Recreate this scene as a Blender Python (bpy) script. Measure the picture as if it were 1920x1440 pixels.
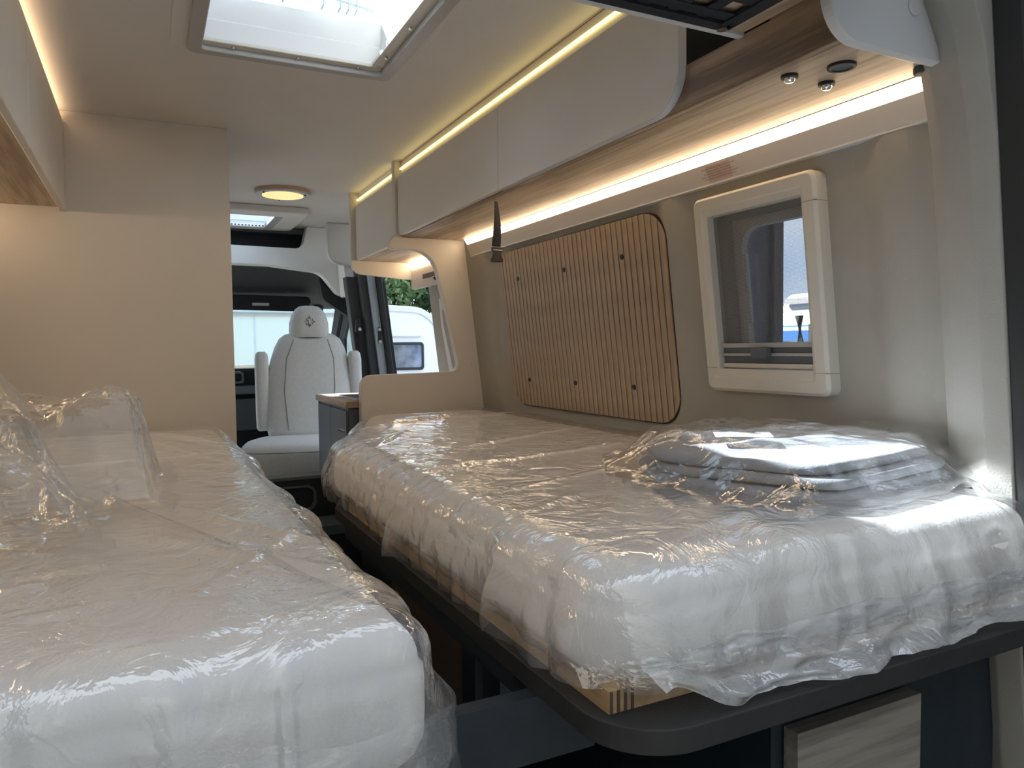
import bpy, bmesh, math, random
import numpy as np
from mathutils import Vector, Matrix, Euler
random.seed(7)
S = bpy.context.scene
for o in list(bpy.data.objects):
    bpy.data.objects.remove(o)
COL = S.collection

# ------------------------------------------------------------------ camera
FPX = 1383.0
CAM = np.array([0.0, 0.0, 1.2])
def _d(v):
    r = np.array([v[0]-960.0, -(v[1]-720.0), -FPX]); return r/np.linalg.norm(r)
_Y = _d((275, 662)); _X = _d((3760, 620)); _X = _X-_Y*np.dot(_X, _Y); _X /= np.linalg.norm(_X); _Z = np.cross(_X, _Y)
ROT = np.array([_X, _Y, _Z])
cd = bpy.data.cameras.new('camera'); cam = bpy.data.objects.new('camera', cd); COL.objects.link(cam)
cd.sensor_width = 36; cd.lens = FPX/1920*36; cd.clip_start = 0.02; cd.clip_end = 300
M = Matrix([list(ROT[0])+[0], list(ROT[1])+[0], list(ROT[2])+[0], [0, 0, 0, 1]])
M.translation = Vector(CAM); cam.matrix_world = M
S.camera = cam
# ------------------------------------------------------------------ light and exposure
vs = S.view_settings
vs.view_transform = 'Standard'; vs.look = 'None'; vs.gamma = 1; vs.use_curve_mapping = False
vs.exposure = 1.62
S.cycles.max_bounces = 14; S.cycles.diffuse_bounces = 9; S.cycles.transparent_max_bounces = 24
SKY = 0.85; SUN = 14.0; LEDW = 4.7; LEDT = 3.4; LAMP = 0.42
sl = bpy.data.lights.new('sun', 'SUN'); sl.energy = SUN; sl.angle = math.radians(0.8); sl.color = (1, .95, .88)
so = bpy.data.objects.new('sun', sl); COL.objects.link(so)
so.rotation_euler = Vector((.62, -.85, -.92)).to_track_quat('-Z', 'Y').to_euler()
so.location = (0, 0, 6)
W = bpy.data.worlds.new('sky'); S.world = W; W.use_nodes = True
nt = W.node_tree; nt.nodes.clear()
def N(t, k, **kw):
    n = t.nodes.new(k)
    for a, b in kw.items(): setattr(n, a, b)
    return n
wo = N(nt, 'ShaderNodeOutputWorld'); bg = N(nt, 'ShaderNodeBackground'); tc = N(nt, 'ShaderNodeTexCoord')
mp = N(nt, 'ShaderNodeMapping'); mp.inputs['Scale'].default_value = (1.6, 1.6, 3.2)
nz = N(nt, 'ShaderNodeTexNoise'); nz.inputs['Scale'].default_value = 1.7; nz.inputs['Detail'].default_value = 7; nz.inputs['Roughness'].default_value = .55
cr = N(nt, 'ShaderNodeValToRGB')
cr.color_ramp.elements[0].position = .42; cr.color_ramp.elements[0].color = (.55, .70, .90, 1)
cr.color_ramp.elements[1].position = .62; cr.color_ramp.elements[1].color = (.92, .96, 1.0, 1)
nt.links.new(tc.outputs['Generated'], mp.inputs[0]); nt.links.new(mp.outputs[0], nz.inputs['Vector'])
nt.links.new(nz.outputs[0], cr.inputs[0]); nt.links.new(cr.outputs[0], bg.inputs[0]); nt.links.new(bg.outputs[0], wo.inputs[0])
bg.inputs[1].default_value = SKY

# ------------------------------------------------------------------ numeric noise
_rt = np.random.RandomState(11).rand(64, 64)*2-1
def _tab(i, j, seed): return _rt[(i*7+seed*13) % 64, (j*5+seed*29) % 64]*.5+_rt[(i+j*3+seed) % 64, (j+i*2+seed*3) % 64]*.5
def facet(x, y, seed=0):
    """crumple: random heights on a triangle lattice, straight between them"""
    x = np.asarray(x, float); y = np.asarray(y, float)
    s = (x+y)*.366; xs = x+s; ys = y+s
    i = np.floor(xs).astype(int); j = np.floor(ys).astype(int); fx = xs-i; fy = ys-j
    a = _tab(i, j, seed); d = _tab(i+1, j+1, seed)
    low = fx > fy
    b = np.where(low, _tab(i+1, j, seed), _tab(i, j+1, seed))
    hi = np.maximum(fx, fy); lo = np.minimum(fx, fy)
    return a*(1-hi)+b*(hi-lo)+d*lo
def smooth_noise(x, y, seed=0):
    x = np.asarray(x, float); y = np.asarray(y, float)
    i = np.floor(x).astype(int); j = np.floor(y).astype(int); u = x-i; v = y-j
    u = u*u*(3-2*u); v = v*v*(3-2*v)
    return (_tab(i, j, seed)*(1-u)+_tab(i+1, j, seed)*u)*(1-v)+(_tab(i, j+1, seed)*(1-u)+_tab(i+1, j+1, seed)*u)*v
def ridge(x, y, seed=0): return (1-np.abs(smooth_noise(x, y, seed))*2.2).clip(0, 1)**3
def sstep(a, b, t):
    t = np.clip((t-a)/(b-a), 0, 1); return t*t*(3-2*t)

# ------------------------------------------------------------------ materials
def base_mat(name):
    m = bpy.data.materials.new(name); m.use_nodes = True
    t = m.node_tree; p = t.nodes['Principled BSDF']
    return m, t, p
def rgb(c): return (c[0], c[1], c[2], 1)
def coat(name, col, rough=.5, var=.06, scale=6, bump=0.0, bscale=80, metal=0, spec=.5, stretch=(1, 1, 1)):
    m, t, p = base_mat(name)
    tc = N(t, 'ShaderNodeTexCoord'); mp = N(t, 'ShaderNodeMapping'); mp.inputs['Scale'].default_value = stretch
    t.links.new(tc.outputs['Object'], mp.inputs[0])
    n = N(t, 'ShaderNodeTexNoise'); n.inputs['Scale'].default_value = scale; n.inputs['Detail'].default_value = 4
    t.links.new(mp.outputs[0], n.inputs['Vector'])
    r = N(t, 'ShaderNodeValToRGB'); r.color_ramp.elements[0].position = .3; r.color_ramp.elements[1].position = .7
    r.color_ramp.elements[0].color = rgb([c*(1-var) for c in col]); r.color_ramp.elements[1].color = rgb([min(1, c*(1+var)) for c in col])
    t.links.new(n.outputs[0], r.inputs[0]); t.links.new(r.outputs[0], p.inputs['Base Color'])
    p.inputs['Roughness'].default_value = rough; p.inputs['Metallic'].default_value = metal
    p.inputs['Specular IOR Level'].default_value = spec
    if bump:
        b = N(t, 'ShaderNodeBump'); b.inputs['Strength'].default_value = bump; b.inputs['Distance'].default_value = .002
        n2 = N(t, 'ShaderNodeTexNoise'); n2.inputs['Scale'].default_value = bscale; n2.inputs['Detail'].default_value = 3
        t.links.new(mp.outputs[0], n2.inputs['Vector']); t.links.new(n2.outputs[0], b.inputs['Height']); t.links.new(b.outputs[0], p.inputs['Normal'])
    return m
def wood(name, c0, c1, axis=1, rough=.45, figure=5.0):
    m, t, p = base_mat(name)
    tc = N(t, 'ShaderNodeTexCoord'); mp = N(t, 'ShaderNodeMapping')
    sc = [30, 30, 30]; sc[axis] = 1.6; mp.inputs['Scale'].default_value = sc
    t.links.new(tc.outputs['Object'], mp.inputs[0])
    n = N(t, 'ShaderNodeTexNoise'); n.inputs['Scale'].default_value = 2.2; n.inputs['Detail'].default_value = 6; n.inputs['Roughness'].default_value = .65
    t.links.new(mp.outputs[0], n.inputs['Vector'])
    mp2 = N(t, 'ShaderNodeMapping'); s2 = [figure*1.6]*3; s2[axis] = figure*.16; mp2.inputs['Scale'].default_value = s2
    t.links.new(tc.outputs['Object'], mp2.inputs[0])
    n3 = N(t, 'ShaderNodeTexNoise'); n3.inputs['Scale'].default_value = 1.0; n3.inputs['Detail'].default_value = 2
    t.links.new(mp2.outputs[0], n3.inputs['Vector'])
    mu = N(t, 'ShaderNodeMath', operation='MULTIPLY'); mu.inputs[1].default_value = 26.0; t.links.new(n3.outputs[0], mu.inputs[0])
    si = N(t, 'ShaderNodeMath', operation='SINE'); t.links.new(mu.outputs[0], si.inputs[0])
    ma = N(t, 'ShaderNodeMath', operation='MULTIPLY_ADD'); ma.inputs[1].default_value = .13; t.links.new(si.outputs[0], ma.inputs[0]); t.links.new(n.outputs[0], ma.inputs[2])
    r = N(t, 'ShaderNodeValToRGB'); r.color_ramp.elements[0].position = .36; r.color_ramp.elements[1].position = .64
    r.color_ramp.elements[0].color = rgb(c0); r.color_ramp.elements[1].color = rgb(c1)
    t.links.new(ma.outputs[0], r.inputs[0]); t.links.new(r.outputs[0], p.inputs['Base Color'])
    p.inputs['Roughness'].default_value = rough
    b = N(t, 'ShaderNodeBump'); b.inputs['Strength'].default_value = .25; b.inputs['Distance'].default_value = .001
    t.links.new(ma.outputs[0], b.inputs['Height']); t.links.new(b.outputs[0], p.inputs['Normal'])
    return m
def emit(name, col, strength):
    m = bpy.data.materials.new(name); m.use_nodes = True; t = m.node_tree; t.nodes.clear()
    o = N(t, 'ShaderNodeOutputMaterial'); e = N(t, 'ShaderNodeEmission'); e.inputs[0].default_value = rgb(col); e.inputs[1].default_value = strength
    n = N(t, 'ShaderNodeTexNoise'); n.inputs['Scale'].default_value = 3.0
    mr = N(t, 'ShaderNodeMapRange'); mr.inputs['To Min'].default_value = strength*.96; mr.inputs['To Max'].default_value = strength*1.04
    t.links.new(n.outputs[0], mr.inputs[0]); t.links.new(mr.outputs[0], e.inputs[1])
    t.links.new(e.outputs[0], o.inputs[0]); return m
def film(name, haze=.07, bump=.5, tint=(.97, .98, .99), ior=.12, rough=.06, bscale=14, stretch=(1, 1, 1)):
    m = bpy.data.materials.new(name); m.use_nodes = True; t = m.node_tree; t.nodes.clear()
    o = N(t, 'ShaderNodeOutputMaterial')
    tr = N(t, 'ShaderNodeBsdfTransparent'); tr.inputs[0].default_value = rgb(tint)
    gl = N(t, 'ShaderNodeBsdfGlossy'); gl.inputs['Roughness'].default_value = rough; gl.inputs[0].default_value = (1, 1, 1, 1)
    df = N(t, 'ShaderNodeBsdfDiffuse'); df.inputs[0].default_value = (.92, .92, .92, 1)
    fc = N(t, 'ShaderNodeLayerWeight'); fc.inputs[0].default_value = .5
    pw_ = N(t, 'ShaderNodeMath', operation='POWER'); pw_.inputs[1].default_value = 3.2; t.links.new(fc.outputs['Facing'], pw_.inputs[0])
    fr = N(t, 'ShaderNodeMath', operation='MULTIPLY_ADD'); fr.inputs[1].default_value = .75; fr.inputs[2].default_value = ior; t.links.new(pw_.outputs[0], fr.inputs[0])
    tc = N(t, 'ShaderNodeTexCoord'); mp = N(t, 'ShaderNodeMapping'); mp.inputs['Scale'].default_value = stretch
    t.links.new(tc.outputs['Object'], mp.inputs[0])
    n = N(t, 'ShaderNodeTexNoise'); n.inputs['Scale'].default_value = bscale; n.inputs['Detail'].default_value = 5; n.inputs['Distortion'].default_value = .8
    t.links.new(mp.outputs[0], n.inputs['Vector'])
    ab = N(t, 'ShaderNodeMath', operation='SUBTRACT'); ab.inputs[1].default_value = .5; t.links.new(n.outputs[0], ab.inputs[0])
    a2 = N(t, 'ShaderNodeMath', operation='ABSOLUTE'); t.links.new(ab.outputs[0], a2.inputs[0])
    b = N(t, 'ShaderNodeBump'); b.inputs['Strength'].default_value = bump; b.inputs['Distance'].default_value = .012
    t.links.new(a2.outputs[0], b.inputs['Height']); t.links.new(b.outputs[0], gl.inputs['Normal']); t.links.new(b.outputs[0], fc.inputs['Normal'])
    m1 = N(t, 'ShaderNodeMixShader'); m1.inputs[0].default_value = haze
    t.links.new(tr.outputs[0], m1.inputs[1]); t.links.new(df.outputs[0], m1.inputs[2])
    m2 = N(t, 'ShaderNodeMixShader'); t.links.new(fr.outputs[0], m2.inputs[0]); t.links.new(m1.outputs[0], m2.inputs[1]); t.links.new(gl.outputs[0], m2.inputs[2])
    t.links.new(m2.outputs[0], o.inputs[0]); return m
def pane(name, tint=(.92, .96, .95), refl=1.5):
    m = bpy.data.materials.new(name); m.use_nodes = True; t = m.node_tree; t.nodes.clear()
    o = N(t, 'ShaderNodeOutputMaterial'); tr = N(t, 'ShaderNodeBsdfTransparent'); tr.inputs[0].default_value = rgb(tint)
    gl = N(t, 'ShaderNodeBsdfGlossy'); gl.inputs['Roughness'].default_value = .02
    fc = N(t, 'ShaderNodeLayerWeight'); pw_ = N(t, 'ShaderNodeMath', operation='POWER'); pw_.inputs[1].default_value = 5; t.links.new(fc.outputs['Facing'], pw_.inputs[0])
    fr = N(t, 'ShaderNodeMath', operation='MULTIPLY_ADD'); fr.inputs[1].default_value = .8; fr.inputs[2].default_value = .05*refl; t.links.new(pw_.outputs[0], fr.inputs[0])
    n = N(t, 'ShaderNodeTexNoise'); n.inputs['Scale'].default_value = 2.0; b = N(t, 'ShaderNodeBump'); b.inputs['Strength'].default_value = .02
    t.links.new(n.outputs[0], b.inputs['Height']); t.links.new(b.outputs[0], gl.inputs['Normal'])
    mx = N(t, 'ShaderNodeMixShader'); t.links.new(fr.outputs[0], mx.inputs[0]); t.links.new(tr.outputs[0], mx.inputs[1]); t.links.new(gl.outputs[0], mx.inputs[2])
    t.links.new(mx.outputs[0], o.inputs[0]); return m
def screen(name, col=(.16, .16, .17), cover=.29):
    m = bpy.data.materials.new(name); m.use_nodes = True; t = m.node_tree; t.nodes.clear()
    o = N(t, 'ShaderNodeOutputMaterial'); tr = N(t, 'ShaderNodeBsdfTransparent'); df = N(t, 'ShaderNodeBsdfDiffuse'); df.inputs[0].default_value = rgb(col)
    tc = N(t, 'ShaderNodeTexCoord'); w = N(t, 'ShaderNodeTexWave'); w.bands_direction = 'Z'; w.inputs['Scale'].default_value = 120; w.inputs['Distortion'].default_value = .6
    t.links.new(tc.outputs['Object'], w.inputs['Vector'])
    mr = N(t, 'ShaderNodeMapRange'); mr.inputs['To Min'].default_value = cover-.08; mr.inputs['To Max'].default_value = cover+.08
    t.links.new(w.outputs['Fac'], mr.inputs[0])
    mx = N(t, 'ShaderNodeMixShader'); t.links.new(mr.outputs[0], mx.inputs[0]); t.links.new(tr.outputs[0], mx.inputs[1]); t.links.new(df.outputs[0], mx.inputs[2])
    t.links.new(mx.outputs[0], o.inputs[0]); return m

M_ = {}
M_['ceil'] = coat('ceiling_board', (.70, .675, .65), .6, .03, 3, .1, 200)
M_['cab'] = coat('matt_cream_laminate', (.73, .70, .66), .38, .02, 3)
M_['edge'] = coat('pale_grey_edging', (.62, .64, .66), .4, .03)
M_['warm'] = coat('beige_laminate', (.68, .635, .58), .45, .02, 3)
M_['felt'] = coat('taupe_lining', (.37, .355, .31), .75, .05, 5, .25, 400)
M_['feltd'] = coat('taupe_lining_pillar', (.33, .32, .29), .8, .05, 8, .3, 300)
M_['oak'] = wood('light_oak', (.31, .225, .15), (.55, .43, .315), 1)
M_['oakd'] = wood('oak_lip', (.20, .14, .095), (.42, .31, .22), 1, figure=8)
M_['slat'] = wood('slat_oak', (.34, .25, .17), (.47, .36, .25), 2, .5)
M_['greyoak'] = wood('grey_oak', (.20, .18, .155), (.36, .33, .29), 0, .5, 4)
M_['ply'] = wood('plywood', (.42, .27, .14), (.58, .41, .24), 1)
M_['plydark'] = coat('plywood_dark_layer', (.10, .07, .05), .6)
M_['black'] = coat('black_plastic', (.012, .012, .014), .4, .1)
M_['blackm'] = coat('black_webbing', (.012, .016, .024), .75, .2, 60, .4, 300)
M_['dark'] = coat('anthracite_board', (.018, .028, .038), .5, .1, 30, .2, 200)
M_['darkr'] = coat('anthracite_top', (.026, .027, .027), .55, .1, 30, .2, 200)
M_['kit'] = coat('slate_grey_laminate', (.085, .105, .125), .45, .06)
M_['matt'] = coat('mattress_cloth', (.86, .83, .79), .85, .03, 8, .3, 300)
M_['seat'] = coat('pale_grey_upholstery', (.66, .69, .69), .9, .04, 60, .4, 500)
M_['seatd'] = coat('grey_seam', (.22, .24, .24), .9)
M_['white'] = coat('white_plastic', (.84, .84, .81), .4, .02)
M_['shaft'] = coat('cream_skylight_shaft', (.70, .68, .645), .5, .02)
M_['cream'] = coat('cream_plastic', (.66, .63, .56), .35, .02)
M_['cabd'] = coat('dark_cab_plastic', (.014, .018, .022), .7, .2, 20)
M_['cabg'] = coat('grey_cab_plastic', (.10, .12, .135), .6)
M_['jamb'] = coat('painted_jamb', (.42, .50, .54), .3)
M_['jambw'] = coat('white_painted_jamb', (.60, .60, .57), .3)
M_['trim'] = coat('dark_grey_pillar_trim', (.055, .06, .065), .6)
M_['chrome'] = coat('chrome', (.8, .8, .8), .15, .02, metal=1)
M_['steel'] = coat('brushed_steel', (.55, .56, .57), .3, .05, metal=1)
M_['led'] = emit('warm_led_wide', (1.0, .73, .45), LEDW)
M_['led2'] = emit('warm_led_thin', (1.0, .77, .27), LEDT*.3)
M_['ledup'] = emit('warm_led_tape', (1.0, .68, .40), LEDT*1.25)
M_['lamp'] = emit('lamp_diffuser', (1.0, .70, .33), LAMP)
M_['film'] = film('clear_plastic_film', .13, .85, bscale=13)
M_['filmz'] = film('clear_plastic_film_gathered', .34, .85, bscale=13)
M_['film2'] = film('clear_plastic_film_stretched', .07, .5, bscale=7, stretch=(1, 3.2, 1))
M_['filmh'] = film('clear_plastic_film_heap', .05, .6, bscale=16, ior=.09, rough=.04)
M_['glass'] = pane('window_glass')
M_['acryl'] = pane('tinted_acrylic', (.72, .75, .78))
M_['dome'] = pane('skylight_acrylic', (.64, .73, .84), 1.45)
M_['screen'] = screen('insect_screen')
M_['fabric'] = coat('folded_grey_fabric', (.30, .32, .35), .9, .05, 30, .4, 300)
M_['paper'] = coat('white_paper', (.85, .85, .84), .7, .02)
M_['stick'] = coat('sticker_paper', (.62, .48, .40), .6, .02)
M_['ink'] = coat('brown_ink', (.20, .08, .05), .7)
M_['inkd'] = coat('dark_ink', (.05, .05, .06), .7)
M_['asph'] = coat('asphalt', (.13, .128, .12), .9, .2, 8, .5, 60)
M_['carav'] = coat('white_caravan_paint', (.72, .75, .75), .3, .02, 2)
M_['trail'] = coat('off_white_trailer_panel', (.66, .77, .73), .4, .02, .6)
M_['rail'] = coat('pale_blue_rail', (.52, .66, .72), .4, .03)
M_['winb'] = coat('smoked_window', (.16, .17, .18), .15, .6, 4)
M_['rubber'] = coat('black_rubber', (.012, .014, .015), .6)
M_['bwall'] = coat('dark_shade_wall', (.018, .026, .036), .8, .1, 2)  # near-black so the added block behind the van bounces little sun
M_['floor'] = coat('dark_floor', (.03, .03, .032), .6, .2)
M_['leaf'] = coat('green_leaves', (.07, .13, .05), .7, .5, 3)
M_['leaf2'] = coat('dark_green_leaves', (.03, .07, .03), .7, .5, 3)
M_['darkleaf'] = coat('blackish_plant', (.012, .018, .016), .8)
M_['bloss'] = coat('pink_blossom', (.75, .36, .30), .7, .2)
M_['bark'] = coat('bark', (.09, .07, .05), .9, .3, 20, .5)
M_['vand'] = coat('graphite_van_paint', (.045, .05, .06), .35)
M_['blue'] = coat('blue_car_paint', (.08, .22, .60), .25)
M_['rose'] = coat('rose_wood_ring', (.60, .42, .30), .5)
M_['silver'] = coat('skylight_frame', (.42, .42, .41), .35, .03)

# ------------------------------------------------------------------ mesh helpers
ORI = {}
def link(name, bm, mat, parent=None, smooth=False, bevel=0, seg=2, **props):
    """one mesh object; its own origin sits at the middle of its base"""
    bm.verts.ensure_lookup_table()
    bmesh.ops.recalc_face_normals(bm, faces=bm.faces)
    vs_ = np.array([v.co[:] for v in bm.verts])
    lo = vs_.min(0); hi = vs_.max(0)
    org = Vector(((lo[0]+hi[0])/2, (lo[1]+hi[1])/2, lo[2]))
    for v in bm.verts: v.co -= org
    me = bpy.data.meshes.new(name); bm.to_mesh(me); bm.free()
    mats = mat if isinstance(mat, (list, tuple)) else [mat]
    for m in mats: me.materials.append(m)
    if smooth:
        for p in me.polygons: p.use_smooth = True
    o = bpy.data.objects.new(name, me); COL.objects.link(o)
    return place(o, org, parent, bevel, seg, props)
def place(o, org, parent, bevel, seg, props):
    ORI[o.name] = org
    if parent is not None:
        o.parent = parent; o.location = org-ORI[parent.name]
    else: o.location = org
    if bevel:
        b = o.modifiers.new('bevel', 'BEVEL'); b.width = bevel; b.segments = seg; b.limit_method = 'ANGLE'; b.angle_limit = math.radians(40)
    for k, v in props.items(): o[k] = v
    return o
def linknp(name, V, F, mat, parent=None, smooth=True, **props):
    V = np.asarray(V, float); lo = V.min(0); hi = V.max(0)
    org = Vector(((lo[0]+hi[0])/2, (lo[1]+hi[1])/2, lo[2]))
    me = bpy.data.meshes.new(name); me.from_pydata((V-np.array(org)).tolist(), [], F); me.materials.append(mat)
    me.polygons.foreach_set('use_smooth', [smooth]*len(me.polygons)); me.update()
    o = bpy.data.objects.new(name, me); COL.objects.link(o)
    return place(o, org, parent, 0, 2, props)
def thing(name, label, cat, loc, group=None, kind=None):
    o = bpy.data.objects.new(name, None); COL.objects.link(o); o.location = loc; o.empty_display_size = .05
    ORI[o.name] = Vector(loc)
    if label: o['label'] = label
    if cat: o['category'] = cat
    if group: o['group'] = group
    if kind: o['kind'] = kind
    return o
def T(label, cat, group=None):
    d = dict(label=label, category=cat)
    if group: d['group'] = group
    return d
def B(*boxes, bm=None):
    bm = bm or bmesh.new()
    for (x0, x1, y0, y1, z0, z1) in boxes:
        v = [bm.verts.new((x, y, z)) for x in (x0, x1) for y in (y0, y1) for z in (z0, z1)]
        for f in ((0, 1, 3, 2), (4, 6, 7, 5), (0, 4, 5, 1), (2, 3, 7, 6), (0, 2, 6, 4), (1, 5, 7, 3)):
            bm.faces.new([v[i] for i in f])
    return bm
AX = {'x': lambda a, b, c: (c, a, b), 'y': lambda a, b, c: (a, c, b), 'z': lambda a, b, c: (a, b, c)}
def PR(pts, axis, c0, c1, bm=None):
    """prism: polygon pts in the plane across AXIS, from c0 to c1"""
    bm = bm or bmesh.new(); f = AX[axis]
    a = [bm.verts.new(f(p[0], p[1], c0)) for p in pts]; b = [bm.verts.new(f(p[0], p[1], c1)) for p in pts]
    n = len(pts)
    bm.faces.new(a); bm.faces.new(b[::-1])
    for i in range(n): bm.faces.new((a[i], b[i], b[(i+1) % n], a[(i+1) % n]))
    return bm
def RP(pts, seg=8):
    """round the corners of a polygon given as (a, b, radius)"""
    out = []; n = len(pts)
    for i, p in enumerate(pts):
        r = p[2] if len(p) > 2 else 0
        c = np.array(p[:2], float)
        if r <= 0: out.append(tuple(c)); continue
        a = np.array(pts[i-1][:2], float)-c; b = np.array(pts[(i+1) % n][:2], float)-c
        la, lb = np.linalg.norm(a), np.linalg.norm(b); a /= la; b /= lb
        ang = math.acos(max(-1, min(1, float(a@b)))); t = min(r/math.tan(ang/2), la*.49, lb*.49); r2 = t*math.tan(ang/2)
        cen = c+(a+b)/np.linalg.norm(a+b)*(r2/math.sin(ang/2))
        p0 = c+a*t-cen; p1 = c+b*t-cen
        a0 = math.atan2(p0[1], p0[0]); a1 = math.atan2(p1[1], p1[0]); dd = (a1-a0+math.pi) % (2*math.pi)-math.pi
        for k in range(seg+1):
            q = a0+dd*k/seg; out.append((cen[0]+r2*math.cos(q), cen[1]+r2*math.sin(q)))
    return out
def RR(a0, a1, b0, b1, r, seg=8): return RP([(a0, b0, r), (a1, b0, r), (a1, b1, r), (a0, b1, r)], seg)
def RING(outer, inner, axis, c0, c1, bm=None):
    bm = bm or bmesh.new(); f = AX[axis]; n = len(outer)
    L = [[bm.verts.new(f(p[0], p[1], c)) for p in P] for P in (outer, inner) for c in (c0, c1)]
    o0, o1, i0, i1 = L
    for i in range(n):
        j = (i+1) % n
        bm.faces.new((o0[i], o0[j], i0[j], i0[i])); bm.faces.new((o1[i], i1[i], i1[j], o1[j]))
        bm.faces.new((o0[i], o1[i], o1[j], o0[j])); bm.faces.new((i0[i], i0[j], i1[j], i1[i]))
    return bm
def CYL(c, r, axis, c0, c1, n=24, bm=None, r2=None):
    pts = [(c[0]+r*math.cos(2*math.pi*k/n), c[1]+r*math.sin(2*math.pi*k/n)) for k in range(n)]
    if r2 is None: return PR(pts, axis, c0, c1, bm)
    p2 = [(c[0]+r2*math.cos(2*math.pi*k/n), c[1]+r2*math.sin(2*math.pi*k/n)) for k in range(n)]
    return RING(pts, p2, axis, c0, c1, bm)
def TUBE(path, r, n=8, bm=None, flat=1.0):
    bm = bm or bmesh.new(); path = [Vector(p) for p in path]; rings = []
    for i, p in enumerate(path):
        t = (path[min(i+1, len(path)-1)]-path[max(i-1, 0)]).normalized()
        u = t.cross(Vector((0, 0, 1)));
        if u.length < .1: u = t.cross(Vector((0, 1, 0)))
        u.normalize(); v = t.cross(u)
        rings.append([bm.verts.new(p+u*math.cos(2*math.pi*k/n)*r+v*math.sin(2*math.pi*k/n)*r*flat) for k in range(n)])
    for a, b in zip(rings, rings[1:]):
        for k in range(n): bm.faces.new((a[k], a[(k+1) % n], b[(k+1) % n], b[k]))
    bm.faces.new(rings[0]); bm.faces.new(rings[-1][::-1])
    return bm
def LOFT(secs, n=40, e=3.0, rot=0.0, piv=(0, 0)):
    """secs: (cx, cy, cz, half x, half y) rounded sections stacked upward, turned by rot about piv"""
    V = []; F = []
    for s in secs:
        ee = s[5] if len(s) > 5 else e
        for k in range(n):
            a = 2*math.pi*k/n; c, q = math.cos(a), math.sin(a)
            x = s[0]+s[3]*math.copysign(abs(c)**(2/ee), c); y = s[1]+s[4]*math.copysign(abs(q)**(2/ee), q)
            dx, dy = x-piv[0], y-piv[1]
            V.append((piv[0]+dx*math.cos(rot)-dy*math.sin(rot), piv[1]+dx*math.sin(rot)+dy*math.cos(rot), s[2]))
    m = len(secs)
    for i in range(m-1):
        for k in range(n): F.append((i*n+k, i*n+(k+1) % n, (i+1)*n+(k+1) % n, (i+1)*n+k))
    F.append(tuple(range(n))[::-1]); F.append(tuple((m-1)*n+k for k in range(n)))
    return V, F
def TEXT(lines, size, mat, parent, origin, right, up, name, spacing=1.25, **props):
    bm = bmesh.new(); right = Vector(right); up = Vector(up); nrm = right.cross(up).normalized()
    for i, s in enumerate(lines):
        cu = bpy.data.curves.new('t', 'FONT'); cu.body = s; cu.size = size; cu.align_x = 'CENTER'
        o = bpy.data.objects.new('t', cu); COL.objects.link(o)
        me = bpy.data.meshes.new_from_object(o)
        vv = [bm.verts.new(Vector(origin)+right*v.co.x+up*(v.co.y-i*size*spacing)+nrm*.0003) for v in me.vertices]
        for p in me.polygons:
            try: bm.faces.new([vv[k] for k in p.vertices])
            except ValueError: pass
        bpy.data.objects.remove(o); bpy.data.meshes.remove(me)
    return link(name, bm, mat, parent, **props)
LEAN = .114
def xw(z): return 1.15+LEAN*(1.53-z)
def onwall(bm):
    """(w, y, z) with w metres in front of the leaning right wall -> world"""
    for v in bm.verts: v.co.x = xw(v.co.z)-v.co.x
    return bm

# ================================================================== SETTING
# ground outside
link('ground', B((-14, 40, -8, 60, -.72, -.62)), M_['asph'], kind='structure')
# floor of the van
link('floor', B((-.62, 1.3, .42, 4.3, -.06, 0)), M_['floor'], kind='structure')
# ceiling, left open for the two skylights
S1 = (.130, .552, 1.38, 1.84); S2 = (.0, .64, 3.83, 4.21)
link('ceiling', B((-.62, S1[0], .5, 2.6, 1.9, 1.93), (S1[1], 1.2, .5, 2.6, 1.9, 1.93), (S1[0], S1[1], .5, S1[2], 1.9, 1.93), (S1[0], S1[1], S1[3], 2.6, 1.9, 1.93),
     (-.62, 1.2, 2.6, S2[2], 1.9, 1.93), (-.62, S2[0], S2[2], S2[3], 1.9, 1.93), (S2[1], 1.2, S2[2], S2[3], 1.9, 1.93), (-.62, 1.2, S2[3], 4.62, 1.9, 1.93)), M_['ceil'], kind='structure')
# right wall lining, leaning inwards, with two shallow bays
ys = np.linspace(.56, 3.12, 210); zs = np.linspace(0, 1.9, 130)
Yg, Zg = np.meshgrid(ys, zs, indexing='ij')
def bay(y0, y1, z0, z1, r, soft):
    dx = np.abs(Yg-(y0+y1)/2)-(y1-y0)/2+r; dz = np.abs(Zg-(z0+z1)/2)-(z1-z0)/2+r
    sd = np.hypot(np.maximum(dx, 0), np.maximum(dz, 0))+np.minimum(np.maximum(dx, dz), 0)-r
    return 1-sstep(-soft, soft*.3, sd)
Xg = 1.127+LEAN*(1.53-Zg)+.015*bay(.865, 1.40, .965, 1.66, .10, .05)+.015*bay(1.45, 2.50, .965, 1.66, .12, .05)
Xg += .006*sstep(.80, .79, Yg)
def grid(Xa, Ya, Za, flip=False):
    n, m = Xa.shape; V = np.stack([Xa, Ya, Za], -1).reshape(-1, 3)
    idx = np.arange(n*m).reshape(n, m)
    F = np.stack([idx[:-1, :-1], idx[1:, :-1], idx[1:, 1:], idx[:-1, 1:]], -1).reshape(-1, 4)
    return V, F.tolist()
# window opening is cut out of the lining
WY0, WY1, WZ0, WZ1 = 1.00, 1.255, 1.155, 1.475
V, F = grid(Xg, Yg, Zg)
F = [f for f in F if not (WY0 < np.mean(V[list(f), 1]) < WY1 and WZ0 < np.mean(V[list(f), 2]) < WZ1)]
o = linknp('wall_right', V, F, M_['felt'], kind='structure')
so_ = o.modifiers.new('thick', 'SOLIDIFY'); so_.thickness = .03; so_.offset = 1
link('wall_left', B((-.62, -.505, .5, 4.25, 0, 1.9)), M_['felt'], kind='structure')
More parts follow.
